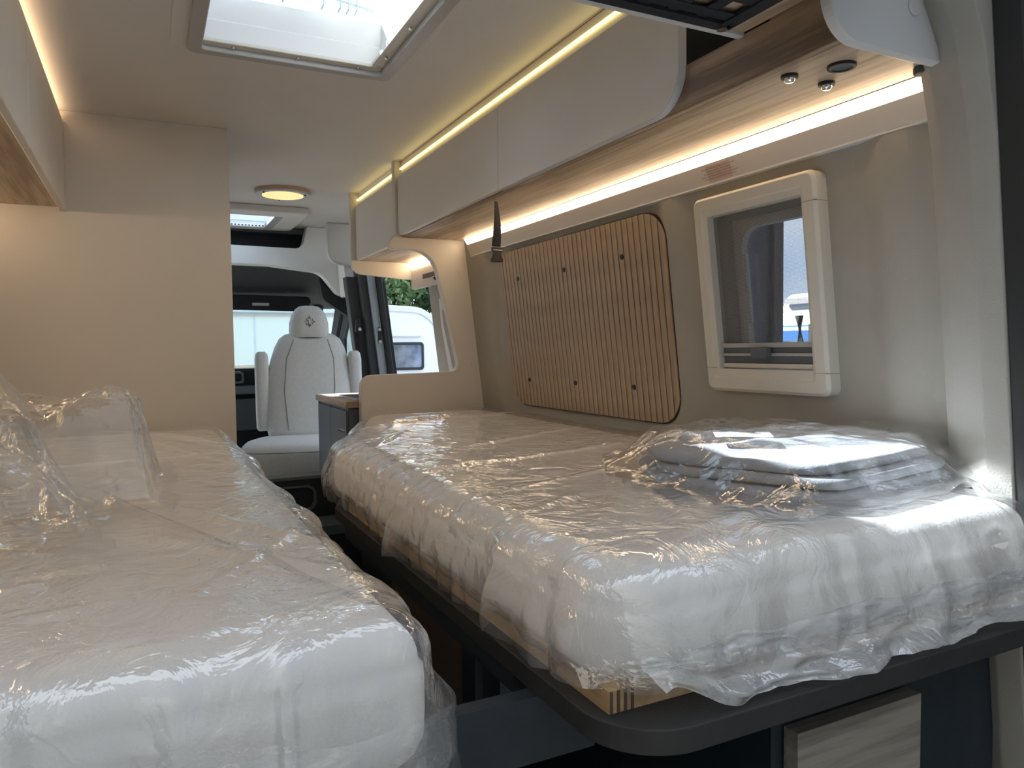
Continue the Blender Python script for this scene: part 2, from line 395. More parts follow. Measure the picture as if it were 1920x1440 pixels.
# rear end: pillar trim at the right of the open rear doors
def lean_prism(pts, z0, z1, n=14, bulge=0.0):
    bm = bmesh.new(); rows = []
    for i in range(n+1):
        z = z0+(z1-z0)*i/n; dx = LEAN*(1.0-z)-bulge*max(0, (z-1.5))**2*4
        rows.append([bm.verts.new((p[0]+dx, p[1], z)) for p in pts])
    m = len(pts)
    for a, b in zip(rows, rows[1:]):
        for k in range(m): bm.faces.new((a[k], a[(k+1) % m], b[(k+1) % m], b[k]))
    bm.faces.new(rows[0]); bm.faces.new(rows[-1][::-1]); return bm
link('trim_1', lean_prism(RP([(1.225, .782, 0), (1.152, .745, .012), (1.136, .720, .02), (1.120, .668, .012), (1.127, .634, .004), (1.30, .634, 0), (1.30, .782, 0)], 5), 0, 1.9, bulge=.3), M_['feltd'], smooth=True, kind='structure')
link('trim_2', lean_prism([(1.130, .632), (1.136, .60), (1.42, .50), (1.42, .632)], -.1, 2.0), M_['rubber'], smooth=False, kind='structure')
link('trim_3', B((-.64, -.5, .5, .62, -.1, 1.95)), M_['feltd'], kind='structure')

# ---------------- skylight over the beds (a window in the ceiling)
w1 = thing('window_1', None, None, (.34, 1.61, 1.9), kind='structure')
out = RR(.068, .600, 1.325, 1.885, .05); inn = RR(S1[0], S1[1], S1[2], S1[3], .012)
bm = RING(out, RR(.105, .575, 1.35, 1.862, .03), 'z', 1.897, 1.905)
link('flange', bm, M_['ceil'], w1, bevel=.002)
link('inner_frame', RING(RR(.103, .577, 1.348, 1.864, .02), RR(S1[0]+.004, S1[1]-.004, S1[2]+.004, S1[3]-.004, .012), 'z', 1.885, 1.915), M_['silver'], w1, bevel=.003)
link('blind_rail', B((.135, .547, 1.812, 1.842, 1.898, 1.908)), M_['cream'], w1, bevel=.002)
link('side_rail', B((.520, .549, 1.385, 1.812, 1.900, 1.910)), M_['cream'], w1, bevel=.002)
bm = bmesh.new()
def quad(bm, *p): bm.faces.new([bm.verts.new(q) for q in p])
for (a, b) in (((S1[0], S1[3]), (S1[1], S1[3])), ((S1[1], S1[3]), (S1[1], S1[2])), ((S1[1], S1[2]), (S1[0], S1[2])), ((S1[0], S1[2]), (S1[0], S1[3]))):
    for k in range(3):
        zs_ = [1.915, 1.955, 1.96, 2.02]; of = [0.012, .008, 0, -.004]
        def pt(q, i):
            cx, cy = .341, 1.61; sx = 1 if q[0] > cx else -1; sy = 1 if q[1] > cy else -1
            return (q[0]-sx*of[i]*.6+sx*.006, q[1]-sy*of[i]*.6+sy*.006, zs_[i])
        quad(bm, pt(a, k), pt(b, k), pt(b, k+1), pt(a, k+1))
bmesh.ops.remove_doubles(bm, verts=bm.verts, dist=.0005)
o = link('shaft', bm, M_['shaft'], w1); q = o.modifiers.new('thick', 'SOLIDIFY'); q.thickness = .004
bm = bmesh.new(); n = 16
dv = [[bm.verts.new((S1[0]-.01+(S1[1]-S1[0]+.02)*i/n, S1[2]-.01+(S1[3]-S1[2]+.02)*j/n, 2.022+.045*(1-abs(2*i/n-1)**4)*(1-abs(2*j/n-1)**4))) for j in range(n+1)] for i in range(n+1)]
for i in range(n):
    for j in range(n): bm.faces.new((dv[i][j], dv[i+1][j], dv[i+1][j+1], dv[i][j+1]))
link('dome_pane', bm, M_['dome'], w1, smooth=True)
link('dome_bead', TUBE([(.15, 1.80, 2.028), (.34, 1.80, 2.05), (.525, 1.80, 2.028)], .0025), M_['rail'], w1)
for x in (.23, .31, .40, .44, .46, .48):
    link('bead_clip', B((x, x+.004, 1.796, 1.826, 2.02, 2.046)), M_['rail'], w1)
for k, (x, y) in enumerate([(.2, 1.827), (.345, 1.827), (.49, 1.827), (.535, 1.74), (.535, 1.56)]):
    link('screw', CYL((x, y), .004, 'z', 1.894, 1.9), M_['steel'], w1)
for x in (.262, .315):
    g = link('vent', RR and PR(RR(x, x+.048, 1.868, 1.882, .004), 'z', 1.893, 1.897), M_['silver'], w1)
# ---------------- front skylight
w2 = thing('window_2', None, None, (.3, 4.0, 1.9), kind='structure')
link('flange', RING(RR(-.10, .74, 3.70, 4.27, .04), RR(S2[0]+.01, S2[1]-.01, S2[2]+.01, S2[3]-.01, .02), 'z', 1.868, 1.90), M_['ceil'], w2, bevel=.008)
bm = bmesh.new()
for (a, b) in (((S2[0], S2[3]), (S2[1], S2[3])), ((S2[1], S2[3]), (S2[1], S2[2])), ((S2[1], S2[2]), (S2[0], S2[2])), ((S2[0], S2[2]), (S2[0], S2[3]))):
    quad(bm, (*a, 1.905), (*b, 1.905), (*b, 2.0), (*a, 2.0))
o = link('shaft', bm, M_['white'], w2); q = o.modifiers.new('thick', 'SOLIDIFY'); q.thickness = .012; q.offset = 0
link('dome_pane', B((S2[0]-.01, S2[1]+.01, S2[2]-.01, S2[3]+.01, 2.004, 2.008)), M_['dome'], w2)
link('blind_rail', B((S2[1]-.05, S2[1]-.01, S2[2], S2[3]+.02, 1.865, 1.885)), M_['silver'], w2, bevel=.002)
bm = B((S2[0], S2[1]-.03, S2[3]-.035, S2[3]-.012, 1.868, 1.884)); link('blind_bar', bm, M_['white'], w2, bevel=.002)
bm = bmesh.new()
for k in range(34): B((-.0+k*.0175, .008+k*.0175, S2[3]-.038, S2[3]-.034, 1.872, 1.878), bm=bm)
link('blind_perforation', bm, M_['inkd'], w2)

# ================================================================== RIGHT OVERHEAD FURNITURE
XF = .85
def door_panel(y0, y1, z0, z1, r0, r1, x=XF, name='door', parent=None, m='cab'):
    bm = PR(RP([(y0, z0, r0), (y1, z0, r1), (y1, z1, .004), (y0, z1, .004)], 10), 'x', x, x+.017)
    return link(name, bm, M_[m], parent, bevel=.0015)
oc = thing('overhead_cabinet', 'long cream overhead cabinet with two doors above the right-hand bed', 'cabinet', (1.0, 1.85, 1.62), 'cream overhead cabinets')
d1 = door_panel(1.05, 1.788, 1.622, 1.838, .07, .002, parent=oc)
d1['label'] = 'longer door with a rounded lower corner'
e = RP([(1.05, 1.622, .07), (1.788, 1.622, 0), (1.788, 1.838, 0), (1.05, 1.838, 0)], 10)
link('edging', RING(RP([(1.0485, 1.6205, .0715), (1.7885, 1.6205, .001), (1.7885, 1.8395, .001), (1.0485, 1.8395, .001)], 10), RP([(1.0505, 1.6225, .0695), (1.7875, 1.6225, .001), (1.7875, 1.8375, .001), (1.0505, 1.8375, .001)], 10), 'x', XF+.0012, XF+.0185), M_['edge'], d1)
d2 = door_panel(1.791, 2.655, 1.622, 1.838, .002, .03, parent=oc)
link('top_rail', B((.866, .89, 1.05, 2.658, 1.838, 1.9)), M_['cab'], oc)
link('rail_groove', B((.8648, .8662, 1.05, 2.658, 1.8945, 1.8955)), M_['ink'], oc)
link('led_strip', B((.859, .867, .92, 2.655, 1.8655, 1.8705)), M_['led2'], oc, label='thin glowing warm strip along the rail')
link('led_tape', B((.868, .874, .92, 2.655, 1.886, 1.8885), ), M_['ledup'], oc)
link('carcass', B((.872, 1.115, 1.075, 1.09, 1.64, 1.9), (.872, 1.115, 2.635, 2.65, 1.64, 1.9), (.885, .895, 1.21, 2.635, 1.64, 1.84)), M_['dark'], oc)
# open shelf running the length of the wall under the cabinet
sh = thing('wall_shelf', 'long light oak shelf board above the warm light strip on the right wall', 'shelf', (1.0, 1.7, 1.62))
link('board', B((XF+.0325, 1.10, .7185, 2.66, 1.619, 1.638)), M_['oak'], sh)
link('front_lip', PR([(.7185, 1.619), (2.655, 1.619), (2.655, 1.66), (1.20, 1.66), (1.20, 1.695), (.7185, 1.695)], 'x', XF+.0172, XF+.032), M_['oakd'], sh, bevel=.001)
link('back_board', B((1.10, 1.115, .7185, 2.6, 1.64, 1.9)), M_['oak'], sh)
# rear cross shelf with the net
cs = thing('cross_shelf', 'oak cross shelf with pale front edge under the ceiling near the rear doors', 'shelf', (.5, .8, 1.69))
link('board', B((-.18, .866, .60, .905, 1.697, 1.712)), M_['oak'], cs)
link('front_edge', B((-.18, .866, .905, .918, 1.690, 1.716)), M_['edge'], cs, bevel=.001)
bm = bmesh.new(); px = np.arange(.18, .80, .052); py = np.arange(.60, .89, .052)
a = math.radians(0)
for i, x in enumerate(px):
    B((x-.010, x+.012, .60, .895, 1.6895, 1.6915), bm=bm)
for y in py: B((.16, .80, y-.010, y+.011, 1.6885, 1.6905), bm=bm)
B((.14, .815, .878, .898, 1.686, 1.692), (.795, .82, .60, .89, 1.686, 1.692), bm=bm)
link('cargo_net', bm, M_['blackm'], None, **T('black webbing cargo net with square holes under the rear cross shelf', 'net'))
link('stud', CYL((.80, .883), .008, 'z', 1.68, 1.686), M_['chrome'], cs)
# end panel near the rear pillar
ep = thing('end_panel', 'pale blue-grey rounded end panel at the rear of the oak shelf, by the pillar', 'panel', (1.0, .74, 1.63))
link('panel', PR(RP([(.800, 1.95, 0), (.822, 1.607, .06), (1.062, 1.607, .004), (1.045, 1.95, 0)], 12), 'y', .70, .718), M_['edge'], ep, bevel=.002)
link('cover_cap', CYL((.985, 1.675), .013, 'y', .697, .70), M_['edge'], ep, bevel=.001)
# LED panel on the wall below the shelf
lp = thing('wall_light', 'long cream wall strip with a warm glowing light channel below the oak shelf', 'light', (1.12, 1.7, 1.55), 'warm light strips under the overhead cabinets')
link('panel', PR([(1.108, 1.597), (1.125, 1.555), (1.16, 1.555), (1.16, 1.619), (1.125, 1.619), (1.112, 1.597)], 'y', .765, 2.62), M_['warm'], lp)
link('lower_edge', PR([(1.124, 1.5575), (1.1235, 1.5535), (1.14, 1.5535), (1.14, 1.5575)], 'y', .765, 2.62), M_['edge'], lp)
link('diffuser', PR([(1.096, 1.6175), (1.108, 1.600), (1.124, 1.600), (1.124, 1.6175)], 'y', .765, 2.615), M_['led'], lp, label='glowing warm diffuser')
link('groove', B((1.0955, 1.12, .765, 2.62, 1.6178, 1.619)), M_['black'], lp)
# sticker
sy0, sy1 = 1.255, 1.335
def lpx(z): return 1.108+(1.597-z)/(1.597-1.555)*.017
st = thing('sticker', 'small beige notice sticker with brown print on the wall light panel', 'sticker', (1.11, 1.3, 1.56), None)
bm = bmesh.new(); z0, z1 = 1.5595, 1.5915
quad(bm, (lpx(z0)-.0004, 1.205, z0), (lpx(z0)-.0004, 1.277, z0), (lpx(z1)-.0004, 1.277, z1), (lpx(z1)-.0004, 1.205, z1))
link('paper', bm, M_['stick'], st)
upv = Vector((lpx(z1)-lpx(z0), 0, z1-z0)).normalized()
TEXT(['Ne jamais conduire avec les volets et le panneau à nuit', 'Ne jamais s\'asseoir dans le lit du véhicule', 'Ne jamais fixer ou transporter avec les fenêtres', 'Un panneau se referme automatiquement dans une position', 'Il faut que les stores soient et respectés en le nuit'], .0046, M_['ink'], st, (lpx(z1)-.0006, 1.241, z1)+upv*0 if False else Vector((lpx(z1)-.0008, 1.241, z1))-upv*.0065, (0, -1, 0), upv, 'print', 1.2)
# spots in the shelf underside
for (x, y, r, kind) in ((.909, .853, .013, 0), (.989, .852, .013, 1), (.949, .790, .021, 2)):
    if kind < 2:
        s = thing('spot_light', ['small chrome recessed spot in the oak shelf, farther from the wall', 'small chrome recessed spot in the oak shelf, nearer the wall light'][kind], 'spotlight', (x, y, 1.606), 'recessed spots in the oak shelf')
        link('ring', CYL((x, y), r, 'z', 1.6145, 1.6195, 24, r2=r*.7), M_['black'], s)
        V, F = LOFT([(x, y, 1.608, r*.45, r*.45, 2), (x, y, 1.6115, r*.66, r*.66, 2), (x, y, 1.6185, r*.7, r*.7, 2)], 24)
        linknp('lens', V, F, M_['chrome'], s)
    else:
        s = thing('touch_button', 'round black touch button in the oak shelf beside the two spots', 'button', (x, y, 1.606))
        link('ring', CYL((x, y), r, 'z', 1.6145, 1.6195, 32, r2=r*.72), M_['black'], s, bevel=.001)
        link('cap', CYL((x, y), r*.71, 'z', 1.616, 1.6195, 32), M_['cabg'], s)
link('shelf_knob', CYL((1.068, .742), .014, 'z', 1.608, 1.619, 24), M_['trim'], None, bevel=.002, **T('small dark round knob under the oak shelf, tight against the rear pillar', 'knob'))
# strap
sp = thing('strap', 'black webbing strap with a buckle hanging under the cream overhead cabinet', 'strap', (.91, 1.925, 1.46))
bm = bmesh.new(); rows = []
for i in range(13):
    t = i/12; z = 1.622-.13*t; w = .010+.004*math.sin(t*2.2); a = .9*(1-t)
    x = .905+.006*math.sin(t*3); y = 1.922+.006*math.sin(t*2.5)
    rows.append([bm.verts.new((x+s*w*math.cos(a), y+s*w*math.sin(a)*.7, z)) for s in (-1, 1)])
for a, b in zip(rows, rows[1:]): bm.faces.new((a[0], a[1], b[1], b[0]))
o = link('webbing', bm, M_['blackm'], sp); q = o.modifiers.new('t', 'SOLIDIFY'); q.thickness = .002
link('buckle', PR(RP([(.892, 1.49, .002), (.924, 1.49, .002), (.922, 1.478, 0), (.919, 1.468, 0), (.925, 1.457, .002), (.925, 1.448, .003), (.891, 1.448, .003), (.891, 1.457, .002), (.897, 1.468, 0), (.894, 1.478, 0)], 3), 'y', 1.919, 1.931), M_['black'], sp, bevel=.001)
link('adjuster_bar', B((.894, .922, 1.9175, 1.92, 1.481, 1.4825)), M_['steel'], sp)

# second overhead cabinet beyond the partition
o2 = thing('overhead_cabinet', 'short cream overhead cabinet beyond the partition, over the kitchen', 'cabinet', (1.0, 3.0, 1.6), 'cream overhead cabinets')
door_panel(2.72, 3.27, 1.60, 1.838, .01, .02, parent=o2)
link('top_rail', B((.866, .89, 2.70, 3.28, 1.838, 1.9)), M_['cab'], o2)
link('led_strip', B((.859, .867, 2.705, 3.278, 1.8655, 1.8705)), M_['led2'], o2, label='thin glowing warm strip along the rail')
link('led_tape', B((.868, .874, 2.705, 3.278, 1.886, 1.8885)), M_['ledup'], o2)
link('bottom_board', B((XF+.018, 1.13, 2.70, 3.28, 1.60, 1.615)), M_['oak'], o2)
link('end_panel', PR(RP([(.83, 1.9, 0), (.83, 1.545, .05), (1.07, 1.525, 0), (1.15, 1.525, 0), (1.15, 1.9, 0)], 10), 'y', 3.28, 3.30), M_['warm'], o2, bevel=.001)
wl2 = thing('wall_light', 'short cream wall strip with warm glowing channel over the kitchen', 'light', (1.11, 3.0, 1.5), 'warm light strips under the overhead cabinets')
link('panel', PR(RP([(2.70, 1.595), (3.27, 1.595), (3.27, 1.475, .02), (2.70, 1.475)], 6), 'x', 1.105, 1.115), M_['warm'], wl2)
link('diffuser', PR(RR(1.095, 1.110, 1.572, 1.598, .007, 5), 'y', 2.70, 3.265), M_['led'], wl2, label='glowing warm diffuser')
ra = thing('hook_rail', 'black wall rail with two hooks over the kitchen', 'rail', (1.1, 2.95, 1.52))
link('rail', B((1.098, 1.105, 2.70, 3.10, 1.512, 1.532)), M_['black'], ra, bevel=.002)
for y in (2.80, 2.90):
    link('hook', TUBE([(1.102, y, 1.538), (1.092, y, 1.53), (1.09, y, 1.508), (1.094, y, 1.495), (1.084, y, 1.492), (1.076, y, 1.502)], .005), M_['black'], ra)

# partition at the foot of the right bed
bm = PR(RP([(.695, .0, 0), (.70, 1.108, .045), (1.015, 1.113, 0), (1.092, 1.116, .075), (1.045, 1.33, .3), (.985, 1.576, .10), (.80, 1.575, .09), (.842, 1.63, 0), (.842, 1.9, 0), (1.08, 1.9, 0), (xw(1.6), 1.6, 0), (xw(1.0), 1.0, 0), (xw(0), 0, 0)], 10), 'y', 2.665, 2.70)
link('partition', bm, M_['warm'], None, bevel=.002, **T('beige partition with a large rounded cut-out at the foot of the right-hand bed', 'partition'))
for (x, z, w_) in ((1.13, 1.30, 'middle'), (1.15, 1.14, 'lowest'), (1.10, 1.5, 'highest')):
    link('screw_cap', CYL((x, z), .012, 'y', 2.662, 2.665), M_['warm'], None, **T('round beige screw cap on the partition, %s of three beside the taupe wall' % w_, 'cap', 'screw caps on the partition'))

# ================================================================== LEFT SIDE
wd = thing('wardrobe', 'tall cream wardrobe at the foot of the left-hand bed', 'wardrobe', (-.12, 2.6, 0))
link('front_panel', B((-.495, .250, 2.50, 2.52, 0, 1.9)), M_['warm'], wd, bevel=.0015)
link('side_panel', B((.232, .250, 2.52, 3.1, 0, 1.9)), M_['warm'], wd)
link('body', B((-.495, .231, 2.52, 3.1, 0, 1.9)), M_['warm'], wd)
lc = thing('overhead_cabinet', 'cream overhead cabinet with oak underside above the left-hand bed', 'cabinet', (-.35, 1.6, 1.6), 'cream overhead cabinets')
for (a, b) in ((.65, 1.768), (1.771, 2.47)):
    link('door', B((-.212, -.195, a, b, 1.612, 1.872)), M_['cab'], lc, bevel=.003)
link('underside', B((-.48, -.213, .62, 2.49, 1.622, 1.636)), M_['oak'], lc)
link('front_rail', B((-.235, -.2135, .62, 2.49, 1.636, 1.86)), M_['cab'], lc)
link('led_tape', B((-.232, -.218, .65, 2.485, 1.862, 1.866)), M_['ledup'], lc)
link('end_filler', B((-.212, -.194, 2.474, 2.499, 1.612, 1.872)), M_['cab'], lc)
llw = thing('wall_light', 'cream wall strip with warm glowing channel under the left-hand overhead cabinet', 'light', (-.47, 1.6, 1.56), 'warm light strips under the overhead cabinets')
link('panel', B((-.497, -.472, .65, 2.49, 1.56, 1.60)), M_['warm'], llw)
link('diffuser', B((-.492, -.462, .65, 2.485, 1.601, 1.618)), M_['led'], llw)
link('cabinet_clip', PR(RP([(-.335, 1.575, .002), (-.328, 1.615, 0), (-.30, 1.617, 0), (-.285, 1.612, .002), (-.288, 1.602, .002), (-.305, 1.604, .006), (-.318, 1.59, .004)], 4), 'y', 1.32, 1.335), M_['black'], None, **T('small black clip under the left-hand overhead cabinet', 'clip'))

# ceiling lamp
cl = thing('ceiling_lamp', 'round flat ceiling lamp with glowing warm disc, farther than the wardrobe', 'lamp', (.555, 3.36, 1.87))
link('backing', CYL((.555, 3.36), .118, 'z', 1.889, 1.899, 48), M_['rose'], cl)
link('ring', CYL((.555, 3.36), .116, 'z', 1.880, 1.888, 48, r2=.086), M_['edge'], cl, smooth=False)
link('diffuser', CYL((.555, 3.36), .087, 'z', 1.878, 1.888, 48), M_['lamp'], cl, label='glowing warm disc')
for a in (90, 210, 330):
    link('screw', CYL((.555+.1*math.cos(math.radians(a)), 3.36+.1*math.sin(math.radians(a))), .004, 'z', 1.876, 1.880), M_['inkd'], cl)

# ================================================================== RIGHT WALL FITTINGS
sl_ = thing('slat_panel', 'oak slatted panel with black edge and six screws on the taupe right wall', 'panel', (1.15, 1.9, 1.0))
PY0, PY1, PZ0, PZ1, PRD = 1.446, 2.372, 1.004, 1.533, .085
link('backing', onwall(PR(RR(PY0-.003, PY1+.003, PZ0-.003, PZ1+.003, PRD+.003, 12), 'x', -.02, .022)), M_['black'], sl_)
def zlim(y):
    e = min(y-PY0, PY1-y)
    if e >= PRD: return PZ0, PZ1
    d = PRD-math.sqrt(max(0, PRD**2-(PRD-max(e, 0))**2)); return PZ0+d, PZ1-d
NS = 37; wS = (PY1-PY0)/NS
for k in range(NS):
    a = PY0+k*wS+.0021; b = a+wS-.0042; n = 6 if (k < 4 or k > NS-5) else 1
    q = [a+(b-a)*i/n for i in range(n+1)]
    pts = [(y, zlim(y)[0]) for y in q]+[(y, zlim(y)[1]) for y in q[::-1]]
    pts = [p for i, p in enumerate(pts) if i == 0 or p != pts[i-1]]
    link('slat', onwall(PR(pts, 'x', .022, .0255)), M_['slat'], sl_)
def wall_y(px, py, x):
    r = ROT@np.array([(px-960)/FPX, -(py-720)/FPX, -1.0]); z = 1.3; X = x
    for _ in range(6):
        p = CAM+r*(X/r[0]); X = xw(p[2])-.0265
    return p[1], p[2]
for (px, py) in ((971, 523), (1057, 506), (1166, 482), (993, 712), (1079, 718), (1189, 726)):
    y, z = wall_y(px, py, 1.15)
    link('screw', onwall(CYL((y, z), .007, 'x', .0255, .029, 16)), M_['black'], sl_)

# side window with frame, screen and blind
w3 = thing('window_3', None, None, (1.16, 1.14, 1.1), kind='structure')
FY0, FY1, FZ0, FZ1 = .985, 1.325, 1.100, 1.527
fo = RR(FY0, FY1, FZ0, FZ1, .018); fi = RR(1.022, 1.283, 1.150, 1.485, .004)
bm = bmesh.new()
loops = [(fo, -.03), (fo, .034), (RR(FY0+.006, FY1-.006, FZ0+.006, FZ1-.006, .016), .040), (RR(FY0+.030, FY1-.026, FZ0+.028, FZ1-.026, .008), .040), (RR(FY0+.033, FY1-.029, FZ0+.031, FZ1-.029, .008), .037), (fi, .036), (fi, -.03)]
rows = [[bm.verts.new((w, p[0], p[1])) for p in L] for L, w in loops]
for a, b in zip(rows, rows[1:]):
    for k in range(len(a)): bm.faces.new((a[k], a[(k+1) % len(a)], b[(k+1) % len(a)], b[k]))
link('frame', onwall(bm), M_['cream'], w3, bevel=.001)
for (a, b, c, d_) in ((FY0-.0006, FY0+.034, FZ1-.058, FZ1-.0575), (FY0-.0006, FY0+.034, FZ0+.045, FZ0+.0455), (FY1-.035, FY1+.0006, FZ0+.052, FZ0+.0525)):
    link('corner_joint', onwall(B((.0, .0405, a, b, c, d_))), M_['cabg'], w3)
link('screen', onwall(B((.018, .0185, 1.023, 1.282, 1.205, 1.484))), M_['screen'], w3, label='fine dark insect screen')
link('inner_trim', onwall(RING(RR(.99, 1.30, 1.13, 1.50, .02), RP([(1.00, 1.17, .03), (1.235, 1.17, .03), (1.235, 1.455, .045), (1.00, 1.455, .045)], 8), 'x', -.028, -.012)), M_['cream'], w3)
link('glass_pane', onwall(B((-.035, -.031, .98, 1.30, 1.13, 1.50))), M_['acryl'], w3)
link('reflection_bar', onwall(B((-.020, -.012, 1.224, 1.232, 1.25, 1.40))), M_['edge'], w3, bevel=.002)  # pale bar drawn for a reflection in the window
for (z0, z1, m) in ((1.196, 1.206, 'silver'), (1.178, 1.184, 'silver'), (1.152, 1.162, 'cream')):
    link('blind_rail', onwall(B((.012, .026, 1.023, 1.282, z0, z1))), M_[m], w3, bevel=.001)
link('blind_pleat', onwall(B((.014, .020, 1.023, 1.282, 1.160, 1.20))), M_['cabg'], w3)
link('handle', onwall(PR(RR(1.135, 1.180, 1.174, 1.196, .006, 4), 'x', .026, .042)), M_['cabg'], w3, bevel=.002)

# ================================================================== BEDS
def bed_board(x0, x1, y0, y1, name, label, mir=False):
    t = thing(name, label, 'bed frame', ((x0+x1)/2, (y0+y1)/2, .80), 'bed frames')
    r = [.085, .085] if not mir else [.085, .085]
    pts = RP([(x0, y0, .085 if not mir else 0), (x1, y0, 0 if not mir else .085), (x1, y1, 0)]+([(x0, y1, 0)] if mir else [(.70, y1, .02), (x0, 1.72, .05)]), 12)
    link('board', PR(pts, 'z', .807, .833), M_['darkr'], t, bevel=.0015)
    return t
bf = bed_board(.383, 1.19, .548, 2.62, 'bed_frame', 'anthracite board with rounded corner carrying the right-hand mattress')
link('edge_band', PR(RP([(.3815, .5465, .0865), (.40, .5465, 0), (.40, .60, 0), (.3825, 2.4, 0), (.3815, 2.4, 0)], 6)[:12]+[(1.19, .5465), (1.19, .5478), (.47, .5478)][:0], 'z', .808, .832), M_['dark'], bf) if False else None
link('side_rail', B((.392, .412, .80, 1.66, .775, .807)), M_['dark'], bf)
pw = link('plywood_base', PR([(.402, .604), (1.15, .604), (1.15, 2.5), (.72, 2.5), (.402, 1.66)], 'z', .8335, .857), M_['ply'], bf)
bm = bmesh.new()
for k in range(4): B((.403+k*.0085, .4065+k*.0085, .6032, .604, .8338, .8565), bm=bm)
link('plywood_end_grain', bm, M_['plydark'], pw)
link('cross_beam', B((.16, .46, .722, .745, .73, .8065)), M_['dark'], None, **T('dark blue-grey cross beam bridging the gap between the two beds', 'beam'))
bl = bed_board(-.495, .19, .62, 2.495, 'bed_frame', 'anthracite board under the left-hand mattress', True)
# lockers under the beds
lk = thing('locker', 'dark locker with a grey oak door under the right-hand mattress', 'cabinet', (.8, .9, 0))
link('side_wall', B((.70, .717, .681, 2.6, 0, .806)), M_['dark'], lk)
link('front', B((.717, 1.17, .681, .70, 0, .806)), M_['dark'], lk)
dr = link('door', B((.7195, .958, .655, .679, .30, .711)), M_['greyoak'], lk, bevel=.001)
lw = thing('locker', 'dark underbed locker beside the left-hand mattress aisle', 'cabinet', (0, 1.4, 0))
link('side_wall', B((.155, .175, .72, 2.5, 0, .806)), M_['dark'], lw)
link('front', B((-.495, .155, .70, .72, 0, .806)), M_['dark'], lw)
rw = thing('locker', 'dark underbed locker with brown panel beneath the right-hand bed, facing the aisle', 'cabinet', (.5, 1.7, 0))
link('side_wall', B((.43, .45, .92, 1.66, 0, .80)), M_['dark'], rw)
link('panel', B((.4265, .43, 1.05, 1.42, .25, .76)), M_['plydark'], rw, bevel=.001)
link('post', B((.418, .43, .98, 1.03, 0, .80)), M_['dark'], rw)

# ---- mattresses and their film
def outline(pts, n=560, seg=14):
    P = np.array(RP(pts, seg)); Q = np.vstack([P, P[:1]]); L = np.r_[0, np.cumsum(np.hypot(*np.diff(Q, axis=0).T))]
    s = np.linspace(0, L[-1], n, endpoint=False); return np.stack([np.interp(s, L, Q[:, 0]), np.interp(s, L, Q[:, 1])], 1), s, L[-1]
def out_normals(P):
    t = np.roll(P, -1, 0)-np.roll(P, 1, 0); t /= np.linalg.norm(t, axis=1)[:, None]
    n = np.stack([t[:, 1], -t[:, 0]], 1)
    for _ in range(6): n = (np.roll(n, 1, 0)+n+np.roll(n, -1, 0)); n /= np.linalg.norm(n, axis=1)[:, None]
    return n
def mattress(pts, ztop, zbot, r=.04, rb=.03, n=260, rings=24):
    P, s, L = outline(pts, n); nn = out_normals(P); c = P.mean(0); rows = []
    for k in range(rings+1):
        t = k/rings; q = c+(P-nn*r-c)*t
        z = ztop-.006*t**6+.0015*smooth_noise(q[:, 0]*9, q[:, 1]*9, 3); rows.append(np.c_[q, z])
    for a in np.linspace(0, math.pi/2, 8)[1:]:
        q = P-nn*r*(1-math.sin(a)); rows.append(np.c_[q, np.full(n, ztop-.006-r*(1-math.cos(a)))])
    for z in np.linspace(ztop-r-.01, zbot+rb, 6):
        b = .005*math.sin((z-zbot)/(ztop-zbot)*math.pi); rows.append(np.c_[P+nn*b, np.full(n, z)])
    for a in np.linspace(0, math.pi/2, 6)[1:]:
        q = P-nn*rb*(1-math.cos(a)); rows.append(np.c_[q, np.full(n, zbot+rb*(1-math.sin(a)))])
    V = np.array(rows).reshape(-1, 3); F = []
    for i in range(len(rows)-1):
        for k in range(n): F.append((i*n+k, i*n+(k+1) % n, (i+1)*n+(k+1) % n, (i+1)*n+k))
    F.append(tuple((len(rows)-1)*n+k for k in range(n)))
    return V, F
MR = [(.398, .600, .075), (1.135, .600, .05), (1.16, 2.58, .06), (.70, 2.58, .10), (.402, 1.80, .20)]
V, F = mattress(MR, .977, .855, rb=.018)
linknp('mattress', V, F, M_['matt'], None, **T('pale mattress wrapped in clear film on the right-hand bed, with a slanted foot end', 'mattress', 'mattresses of the two beds'))
ML = [(-.455, .585, .05), (.208, .585, .03), (.192, 2.455, .05), (-.455, 2.455, .03)]
V, F = mattress(ML, .972, .836)
linknp('mattress', V, F, M_['matt'], None, **T('pale mattress wrapped in clear film on the left-hand bed', 'mattress', 'mattresses of the two beds'))
CREASES = {3: [(.45, .72, .95, 1.25, .018, .012), (.60, .70, .72, 1.02, .012, .010), (.42, 1.25, .95, 1.35, .014, .010), (.45, 1.6, .62, 1.9, .012, .010), (.55, .68, 1.05, .80, .02, .010), (.45, 1.0, .90, 1.15, .010, .009), (.62, 1.5, 1.1, 1.75, .014, .009), (.5, 2.0, 1.1, 2.2, .012, .010), (.43, .85, .60, .95, .016, .010)],
           17: [(.02, 1.18, .19, .80, .016, .012), (-.02, 1.0, .17, .72, .02, .014), (-.35, 1.6, .15, 1.75, .014, .010), (-.40, .80, .10, .90, .018, .010), (.0, 2.0, .18, 1.45, .012, .010), (-.3, .66, .0, .75, .016, .010), (.02, .70, .18, .95, .012, .010), (-.1, 2.3, .15, 1.9, .012, .010)]}
